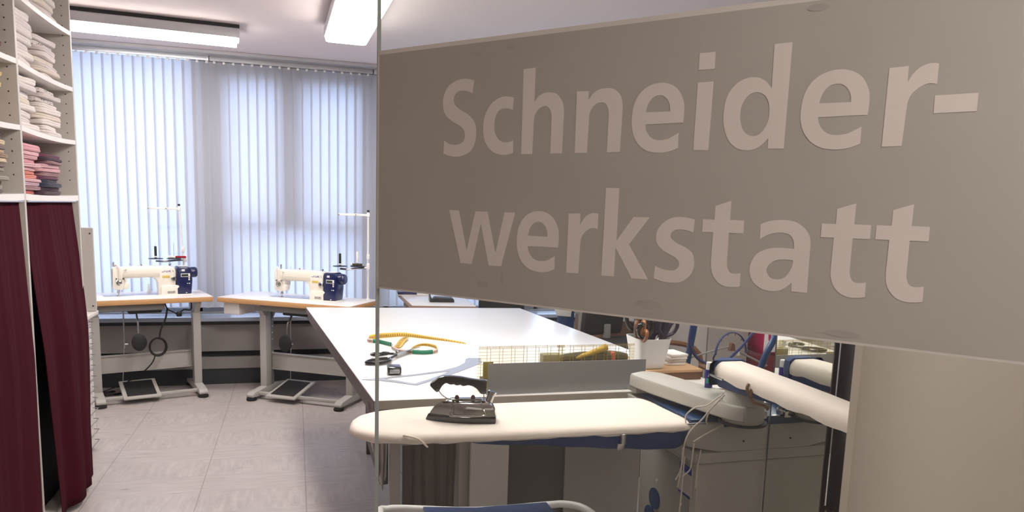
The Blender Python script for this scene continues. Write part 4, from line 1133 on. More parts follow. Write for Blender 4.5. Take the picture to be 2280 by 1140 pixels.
# knot and cords
o = MB()
o.tube([(1.322 - ox, 1.90 - oy, 1.095), (1.314 - ox, 1.895 - oy, 1.085), (1.318 - ox, 1.89 - oy, 1.068), (1.326 - ox, 1.885 - oy, 1.082), (1.32 - ox, 1.88 - oy, 1.06)], .005, seg=7)
o.tube([(1.318 - ox, 1.89 - oy, 1.06), (1.325 - ox, 1.87 - oy, 1.045), (1.345 - ox, 1.85 - oy, 1.04), (1.355 - ox, 1.84 - oy, 1.028)], .004, seg=7)
o.build('brown_knot', M['brown'], t)
for pts in ([(1.30, 2.00, 1.04), (1.26, 2.02, 1.00), (1.235, 2.05, .985), (1.215, 2.07, .955), (1.21, 2.06, .93)],
            [(1.30, 1.99, 1.04), (1.262, 2.01, .985), (1.25, 2.03, .95), (1.225, 2.05, .91), (1.205, 2.05, .87), (1.20, 2.05, .80), (1.19, 2.05, .72)],
            [(1.262, 2.01, .985), (1.26, 2.02, .95), (1.27, 2.03, .935)],
            [(1.37, 2.078, .922), (1.34, 2.075, .905), (1.29, 2.07, .885), (1.245, 2.065, .865)],
            [(1.245, 2.06, .86), (1.238, 2.055, .80), (1.23, 2.05, .775), (1.205, 2.05, .755)],
            [(1.205, 2.06, .85), (1.20, 2.055, .78), (1.18, 2.05, .745)],
            [(1.21, 2.055, .82), (1.205, 2.05, .70), (1.198, 2.05, .55), (1.19, 2.05, .40)],
            [(1.285, 2.08, .83), (1.275, 2.078, .77), (1.272, 2.075, .70)]):
    MB().tube([Az(*p) for p in pts], .0026, seg=6, smooth=5).build('tie_cord', M['string'], t)
# lower frame: tube loop with a blue laundry cloth, columns to the floor
o = MB()
lo = [(.27, 2.44), (.30, 2.475), (.36, 2.47), (.60, 2.40), (.86, 2.395), (.93, 2.39), (.985, 2.34), (1.0, 2.22), (.99, 2.02), (.93, 1.96), (.60, 1.95), (.32, 1.97), (.27, 2.05)]
o.tube([(x - ox, y - oy, .545) for x, y in lo], .013, closed=True, seg=12); o.build('lower_tube_frame', M['white'], t)
o = MB(); a_ = [(x, y) for x, y in o2([(.42, 1.96), (.86, 1.965), (.86, 2.39), (.60, 2.395), (.42, 2.44)])]
o.prism(a_, .547, .560, 'z', bev=.003); o.build('laundry_cloth', M['blue'], t)
o = MB()
o.tube([(1.0 - ox, 2.2 - oy, .545), (1.10 - ox, 2.2 - oy, .45), (1.29 - ox, 2.2 - oy, .40)], .013, seg=12)
o.box(1.20 - ox, 1.29 - ox, 2.17 - oy, 2.25 - oy, .36, .44, .006)
o.build('shelf_bracket', M['station'], t)

# the iron
t = empty('dry_iron', (.50, 2.23, .931), R(-9)); tag(t, 'old chrome iron with a black grip standing on the cream ironing board', 'iron')
def iron_ring(L0_, L1, w, z, n=40):
    out = []
    for k in range(n):
        u = 2 * math.pi * k / n
        c, s = math.cos(u), math.sin(u)
        x = c
        half = w * (1 - max(0., (.5 - x) / 1.5) ** 2.1)
        xx = L0_ + (L1 - L0_) * (x + 1) / 2
        y = half * math.copysign(1. if abs(s) > .30 or x < 0 else abs(s) / .30, s) if abs(s) > 1e-6 else 0.
        if x > .97: xx = L1
        out.append((xx, y, z))
    return out
o = MB(); o.loft([iron_ring(-.108, .112, .052, .0), iron_ring(-.110, .113, .054, .004), iron_ring(-.102, .113, .053, .020), iron_ring(-.096, .110, .050, .022)]); o.build('sole', M['blackgloss'], t)
o = MB(); o.loft([iron_ring(-.097, .112, .050, .0215), iron_ring(-.096, .112, .050, .026), iron_ring(-.085, .108, .047, .042), iron_ring(-.066, .098, .040, .056), iron_ring(-.045, .085, .028, .064), iron_ring(-.02, .07, .012, .066)]); o.build('chrome_shell', M['chrome'], t)
o = MB()
for sg in (-1, 1):
    o.tube([(-.028, sg * .030, .063), (-.034, sg * .047, .045), (-.036, sg * .0525, .030), (-.028, sg * .0545, .026), (.03, sg * .0550, .026), (.068, sg * .0545, .027), (.075, sg * .052, .034), (.066, sg * .045, .050), (.062, sg * .028, .064)], .0026, seg=8, smooth=5)
o.box(-.030, .066, -.012, .012, .066, .070, .001)
o.build('wire_stand', M['chrome'], t)
for xx in (-.013, .038):
    MB().lathe([(.006, 0), (.0075, .003), (.006, .008), (.003, .012), (0, .0125)], (xx, -.008, .0695)).build('knob', M['redbrown'], t)
o = MB(); o.tube([(-.074, 0, .100), (-.062, 0, .082), (-.045, 0, .070), (-.03, 0, .066)], .0022, seg=6); o.cyl((.073, 0, .063), (.073, 0, .10), .0013); o.build('handle_bracket', M['steel'], t)
hp = [(-.087, .125), (-.096, .120), (-.099, .112), (-.082, .094), (-.075, .090), (-.069, .096), (-.060, .112), (-.050, .120), (-.044, .1195), (-.037, .1155), (-.030, .1150), (-.024, .1170), (-.018, .1130), (-.010, .1125), (-.003, .1150), (.003, .1105), (.011, .1110), (.022, .1135), (.036, .110), (.050, .101), (.060, .087), (.066, .0845), (.077, .0845), (.080, .089), (.080, .124), (.083, .127), (.080, .1295), (.060, .1295), (.030, .134), (.0, .140), (-.030, .143), (-.055, .1425), (-.072, .138)]
o = MB(); o.prism(hp[::-1], -.011, .011, 'y', bev=.003); o.build('grip', M['blackgloss'], t)
o = MB(); o.cyl((.086, 0, .052), (.098, 0, .084), .0125, .0115); o.cyl((.0978, 0, .0835), (.1005, 0, .0905), .014); o.build('cable_sleeve', M['chrome'], t)
MB().cyl((.1002, 0, .0897), (.1008, 0, .0915), .0105).build('sleeve_opening', M['dark'], t)
o = MB(); o.tube([(0, 0, 0), (.012, .003, .001), (.022, .0, 0), (.030, -.01, -.001)], .0006, seg=5, smooth=5)

# spray bottle on the arm
t = empty('spray_bottle', (1.392, 2.235, 1.001)); tag(t, 'small violet-blue bottle with white cap standing on the grey swing arm', 'bottle')
MB().lathe([(.0125, 0), (.0135, .002), (.0135, .060), (.011, .066), (0, .066)]).build('body', M['bottle'], t)
MB().lathe([(.0118, .062), (.0118, .088), (.0105, .090), (0, .090)]).build('cap', M['white'], t)
o = MB()
o.loft([[(.0139 * math.cos(a), .0139 * math.sin(a), z) for a in [R(200 + k * 8) for k in range(20)]] for z in (.016, .034)], closed=False, cap=False)
o.build('label', M['green'], t)
o = MB(); o.loft([[(.0139 * math.cos(a), .0139 * math.sin(a), z) for a in [R(225 + k * 6) for k in range(4)]] for z in (.040, .046)], closed=False, cap=False); o.build('print', M['white'], t)

# ------------------------------------------------------------------ mirror and dark curtain at the right
t = empty('tall_mirror', (1.5475, 1.945, 0)); tag(t, 'tall narrow mirror beside the ironing station, reflecting the sleeve board', 'mirror')
MB().box(-.0045, .004, -.14, .135, .02, 2.05).build('glass', M['mirror'], t, smooth=False)
o = MB().box(-.006, .010, -.144, -.1395, 0, 2.06); o.box(-.006, .010, .1345, .138, 0, 2.06); o.box(-.008, .010, -.146, .141, 2.05, 2.06); o.box(-.008, .010, -.146, .141, 0, .02); o.box(.004, .010, -.14, .135, .02, 2.05); o.build('frame', M['trim'], t, smooth=False)
def zcurt(name, y0, y1, z0, z1, x, m, label, fr=18, amp=.010):
    o = MB(); rows = []
    for j in range(8):
        v = j / 7
        rows.append([(x + amp * math.sin((y0 + (y1 - y0) * i / 30) * fr * 3), y0 + (y1 - y0) * i / 30, z1 + (z0 - z1) * v) for i in range(31)])
    o.loft(rows, closed=False, cap=False); return tag(o.build(name, m, solid=.003), label, 'curtain')
zcurt('black_curtain', 1.30, 1.799, .02, 2.3, 1.560, M['blackcloth'], 'black curtain hanging between the mirror and the beige wall')
t2 = zcurt('printed_cloth', 1.32, 1.795, .02, .735, 1.540, M['print'], 'black cloth with a brown leaf print hanging low beside the mirror', amp=.006)
t2['category'] = 'cloth'

# ------------------------------------------------------------------ right rear of the room, seen under the sign
t = empty('grey_locker', (2.70, 4.42, 0)); tag(t, 'tall grey cabinet behind the blue steel pole', 'cabinet')
MB().box(-.23, .20, -.20, .25, .03, 2.0, .004).build('body', M['greyc'], t)
MB().box(-.225, -.115, -.215, -.20, .05, 1.98, .003).build('door', M['offwhite'], t); MB().box(-.108, .195, -.215, -.20, .05, 1.98, .003).build('door', M['greyc'], t)
MB().box(-.22, .19, -.18, .24, 0, .03).build('plinth', M['dark'], t)
# rig with pole, hose and hoop
t = empty('steam_hose_rig', (1.875, 3.20, 0)); tag(t, 'blue steel pole with a hose, hoop and rods behind the spray bottle', 'steam hose stand')
MB().tube([(-.06, .0, .03), (-.018, 0, .78), (.014, 0, 1.06), (.03, 0, 1.30)], .015, seg=12).build('pole', M['bluemetal'], t)
MB().box(-.17, .08, -.15, .15, 0, .03, .006).build('base', M['bluemetal'], t)
MB().tube([(.03, 0, 1.28), (-.0, -.02, 1.15), (-.018, -.02, 1.003), (-.012, -.02, .958), (.024, -.02, .905), (.062, -.02, .878), (.11, -.02, .862), (.18, -.01, .85), (.24, 0, .84)], .007, seg=10).build('hose', M['bluecable'], t)
hp_ = MB(); pts = []
for k in range(13):
    a = R(185 - 15.5 * k); pts.append((.205 + .081 * math.cos(a), -.02, .92 + .104 * math.sin(a)))
hp_.tube(pts, .01, flat=(.012, .004), smooth=3)
for k in range(1, 12, 2):
    a = R(185 - 15.5 * k); hp_.cyl((.205 + .081 * math.cos(a), -.02, .92 + .104 * math.sin(a)), (.205 + .070 * math.cos(a), -.02, .92 + .092 * math.sin(a)), .0018, seg=6)
hp_.tube([(.124, -.02, .92), (.13, 0, .88), (.2, 0, .85)], .004); hp_.build('hoop', M['bluecable'], t)
MB().tube([(.36, -.04, 1.08), (.30, -.04, 1.02), (.247, -.04, .955), (.19, -.04, .90)], .007, seg=8).build('navy_tube', M['bluecable'], t)
o = MB().tube([(.0, 0, .895), (.06, 0, .913), (.21, 0, .948), (.23, .0, .93)], .0045, seg=8); o.tube([(.235, 0, .93), (.30, -.02, .90), (.40, -.03, .85)], .005, seg=8); o.build('rod', M['steeldark'], t)
o = MB().lathe([(0, -.012), (.012, -.008), (.013, .004), (.009, .012), (0, .013)], (.232, -.03, .918)); o.build('knob', M['white'], t)
o = MB().prism([(.20, .93), (.23, .93), (.222, .965), (.208, .97)], -.02, .0, 'y'); o.build('bracket', M['brown'], t)
t.scale = (1.07, 1.07, 1.0)
# second slanted blue tube next to the mirror
t = empty('slanted_blue_stand', (1.80, 2.44, 0)); tag(t, 'slanted blue tube stand just left of the tall mirror', 'stand')
MB().tube([(-.155, .12, .025), (-.14, .06, .50), (-.087, -.04, 1.006), (-.03, -.04, 1.142), (.01, -.04, 1.24)], .013, seg=12).build('tube', M['bluemetal'], t)
MB().box(-.24, -.06, .10, .20, 0, .025, .005).build('base', M['bluemetal'], t)
# shelf with raspberry basket, bag and dark box
t = empty('side_shelf', (3.25, 4.25, 0)); tag(t, 'low grey shelf at the far right behind the mirror edge', 'shelf')
MB().box(-.35, .30, -.20, .25, .36, .39, .003).build('top_board', M['greyc'], t)
for xx in (-.34, .28): MB().box(xx, xx + .02, -.19, .24, 0, .36, .002).build('side_panel', M['greyc'], t)
o = MB().box(-.14, .14, -.10, .10, 0, .30, .015); bk = o.build('wine_basket', cmat('basket_red', (.14, .012, .02)), loc=(3.07, 4.26, .39)); tag(bk, 'dark red woven basket on the low shelf behind the mirror edge', 'basket')
t = empty('raspberry_bag', (3.10, 4.28, .69)); tag(t, 'raspberry pink bag with handles standing on the dark red basket', 'bag')
o = MB().loft([sq(.10, 0), sq(.125, .05), sq(.13, .16), sq(.12, .19)]); o.build('body', M['pink'], t)
o = MB().tube([(-.08, -.13, .10), (-.08, -.14, .20), (0, -.14, .235), (.08, -.14, .20), (.08, -.13, .10)], .010, seg=8); o.build('handle', M['pink'], t)
MB().box(-.12, -.02, -.134, -.128, .02, .15, .003).build('white_print', M['paper'], t)
o = MB().box(-.12, .12, -.12, .10, 0, .40, .004); tag(o.build('dark_crate', M['black'], loc=(3.34, 4.18, .39)), 'black upright box on the low shelf beside the dark red basket', 'box')

# small desk at the window
t = empty('small_desk', (1.17, 6.33, 0)); tag(t, 'small white desk with brown edge by the blinds, seen under the sign', 'desk')
o = MB().prism([(-.262, -.40), (.252, -.48), (.286, .19), (-.258, .50)], .777, .80, 'z', bev=.001); o.build('desk_top', M['laminate'], t)
o = MB().prism([(-.266, -.405), (.256, -.485), (.290, .192), (-.262, .505)], .765, .796, 'z'); o.build('edge_band', cmat('brown_edge', (.36, .22, .16)), t)
for sx in (-.245, .235): MB().box(sx - .01, sx + .01, -.36, .15, 0, .766, .002).build('side_panel', cmat('brown_panel', (.20, .13, .09)), t)
MB().box(-.245, .235, .12, .14, .2, .766, .002).build('back_panel', cmat('brown_panel', (.20, .13, .09)), t)
t = empty('tablet_holder', (1.20, 6.20, .801), R(-6)); tag(t, 'black wedge-shaped stand on the small desk by the blinds', 'stand')
o = MB().prism([(-.10, 0), (.10, 0), (.10, .022), (.085, .034), (-.06, .040), (-.085, .018), (-.10, .055)], -.10, .02, 'y', bev=.002); o.build('body', M['black'], t)
o = MB().prism([(-.10, 0), (-.10, .05), (.06, .20), (.06, .0)], -.108, -.10, 'x', bev=.001); o.build('side_flap', M['trim'], t)
t = empty('closed_laptop', (.99, 6.63, .801), R(-3)); tag(t, 'thin dark notebook on a cream sheet at the far left corner of the small desk', 'notebook')
MB().box(-.11, .16, -.05, .08, 0, .008, .001).build('sheet', M['cover'], t); MB().box(-.11, .06, -.05, .07, .008, .034, .002).build('cover', M['navy'], t)
t = empty('black_chair', (1.71, 6.10, 0), R(-20)); tag(t, 'black office chair beside the small desk by the blinds', 'chair')
o = MB().box(-.20, .20, -.03, .03, .52, .95, .02); o.build('backrest', M['black'], t); MB().box(-.22, .22, -.25, .20, .44, .50, .02).build('seat', M['blackcloth'], t)
MB().cyl((0, 0, .06), (0, 0, .44), .025).build('column', M['steeldark'], t)
o = MB()
for k in range(5): a = R(72 * k); o.box(0, .22, -.02, .02, .05, .075, .004, M4=Matrix.Rotation(a, 4, 'Z'))
o.build('base', M['black'], t)
for k in range(5):
    a = R(72 * k); MB().cyl((.20 * math.cos(a), .20 * math.sin(a) - .01, .026), (.20 * math.cos(a), .20 * math.sin(a) + .01, .026), .026).build('caster', M['rubber'], t)

# blue garment stand, black coat, chair and desk behind the table
t = empty('blue_steel_stand', (1.98, 5.05, 0)); tag(t, 'blue steel stand with a pale post behind the far right corner of the cutting table', 'stand')
MB().box(-.13, -.01, -.02, .02, .10, 1.0, .004).build('blue_panel', M['bluemetal'], t)
MB().box(.035, .065, -.015, .015, .03, 1.1, .003).build('post', M['station'], t)
o = MB().box(-.2, .15, -.2, .2, 0, .03, .006); o.box(-.10, .06, -.01, .01, .40, .43); o.box(-.10, .06, -.01, .01, .85, .88); o.build('base', M['station'], t)
o = MB().prism([(-.07, 0), (.04, -.01), (.05, .10), (-.06, .12), (-.09, .05)], -.03, -.022, 'y', bev=.002); tag(o.build('hanging_tag', M['paper'], loc=(1.90, 5.05, .84)), 'white paper tag hanging on the blue steel stand', 'tag')
t = empty('black_office_chair', (2.20, 4.70, 0), R(15)); tag(t, 'black upholstered office chair behind the far right of the cutting table', 'chair')
o = MB().loft([sq(.20, .60), sq(.215, .62), sq(.215, .68), sq(.19, .70)]); o.build('seat', M['blackcloth'], t)
o = MB().prism([(-.20, .72), (.15, .72), (.22, 1.15), (-.16, 1.2)], .17, .23, 'y', bev=.02); o.build('backrest', M['blackcloth'], t)
MB().box(-.02, .02, .14, .18, .58, .80, .004).build('back_stem', M['steeldark'], t)
MB().cyl((0, 0, .06), (0, 0, .60), .028).build('column', M['steeldark'], t)
o = MB()
for k in range(5): a = R(72 * k + 10); o.box(0, .22, -.02, .02, .05, .075, .004, M4=Matrix.Rotation(a, 4, 'Z'))
o.build('base', M['black'], t)
for k in range(5):
    a = R(72 * k + 10); MB().cyl((.20 * math.cos(a), .20 * math.sin(a) - .01, .026), (.20 * math.cos(a), .20 * math.sin(a) + .01, .026), .026).build('caster', M['rubber'], t)
t = empty('white_desk', (2.65, 5.45, 0)); tag(t, 'white desk behind the scissors pot, mostly hidden by the sign', 'desk')
MB().box(-.38, .50, -.42, .40, .79, .825, .002).build('desk_top', M['laminate'], t)
o = MB().box(-.36, -.20, -.39, .38, 0, .79, .002); o.build('pedestal', M['brown'], t); MB().box(.46, .48, -.39, .38, 0, .79, .002).build('side_panel', M['greyc'], t)
t = empty('brown_stool_bench', (2.42, 4.0, 0)); 
D.objects.remove(t)
o = MB().box(-.16, .16, -.16, .16, 0, .42, .006); tag(o.build('cardboard_box', M['card'], loc=(2.68, 5.28, 0.0)), 'brown cardboard box on the floor under the white desk', 'box')
o = MB().box(-.16, .15, -.14, .14, 0, .30, .006); tag(o.build('cardboard_box', M['card'], loc=(2.67, 5.27, .421)), 'brown cardboard box stacked on another under the white desk', 'box')
o = MB().prism([(-.05, 0), (.07, -.04), (.10, .14), (-.05, .14)], -.02, .0, 'y', bev=.003); tag(o.build('hanging_pouch', M['black'], loc=(2.72, 4.98, .65)), 'black pouch hanging from the front edge of the white desk', 'pouch')
# wooden stool-table with papers between the pot and the pole
t = empty('wooden_tray', (1.58, 2.98, .881)); tag(t, 'flat light wooden box under the white scissors pot', 'box')
MB().box(-.14, .14, -.155, .15, 0, .034, .002).build('body', M['brown'], t)
MB().box(-.143, .143, -.16, .155, .034, .046, .002).build('lid', M['tan'], t)
for k in range(4):
    ob = MB().box(-.045, .045, -.06, .06, 0, .011, .001).build('paper_bundle', M['paper'] if k != 1 else M['offwhite'], loc=(1.645 + .002 * k, 2.97, .928 + k * .0125)); ob.rotation_euler = (0, 0, R(4 * k - 6))
    tag(ob, ['lowest', 'second', 'third', 'top'][k] + ' white paper bundle of the pile beside the scissors pot', 'papers', 'paper bundles on the wooden box')
t = empty('bentwood_chair', (2.18, 3.76, 0), 0); tag(t, 'brown wooden armchair behind the scissors pot and the paper bundles', 'chair')
MB().box(-.20, .20, -.20, .20, .42, .455, .01).build('seat', M['brown'], t)
for xx in (-.18, .18):
    for yy in (-.18, .18): MB().cyl((xx, yy, 0), (xx, yy, .42), .016).build('leg', M['brown'], t)
MB().tube([(-.19, .18, .45), (-.21, .2, .75), (0, .25, .82), (.21, .2, .75), (.19, .18, .45)], .016, seg=10).build('backrest', M['brown'], t)
MB().tube([(-.19, -.17, .45), (-.23, -.19, .60), (-.20, -.12, .68), (-.19, .15, .69)], .014, seg=10).build('armrest', M['brown'], t)
MB().tube([(.19, -.17, .45), (.23, -.19, .60), (.20, -.12, .68), (.19, .15, .69)], .014, seg=10).build('armrest', M['brown'], t)

# ------------------------------------------------------------------ the glass door with its frosted sign
gx, gy = -.635020, .772495          # direction of the glass towards its free edge
P0 = Vector((.164582, 1.592015, 0))
ang = math.atan2(-gy, -gx)          # local +x runs from the free edge to the hinge side
t = empty('glass_door', (P0.x, P0.y, 0), ang); tag(t, 'clear glass door with a frosted band reading Schneider-werkstatt', 'glass door')
GW = 1.27
MB().box(.0015, GW, .0005, .0095, .012, 2.32, 0).build('glass_pane', M['glass'], t, smooth=False)
o = MB().box(-.0005, .0015, -.0, .010, .012, 2.32); o.build('polished_edge', M['glass_edge'], t, smooth=False)
o = MB().box(GW - .12, GW + .01, -.006, .016, .0, .10, .003); o.build('floor_hinge', M['steel'], t)
o = MB().box(GW - .12, GW + .01, -.006, .016, 2.26, ZC, .003); o.build('top_hinge', M['steel'], t)
MB().box(.010, GW, .0097, .0101, 1.430, 1.905).build('rear_foil', M['foil_back'], t, smooth=False)
band = MB().box(.008, GW, -.0006, .0003, 1.427, 1.9045).build('frosted_band', M['foil'], t, smooth=False)
o = MB().box(.002, GW, -.0005, .0003, 1.9045, 1.9125); o.box(.002, .0078, -.0005, .0003, 1.4225, 1.9125); o.box(.002, GW, -.0005, .0003, 1.4235, 1.427); o.build('foil_rim', M['foil_back'], t, smooth=False)
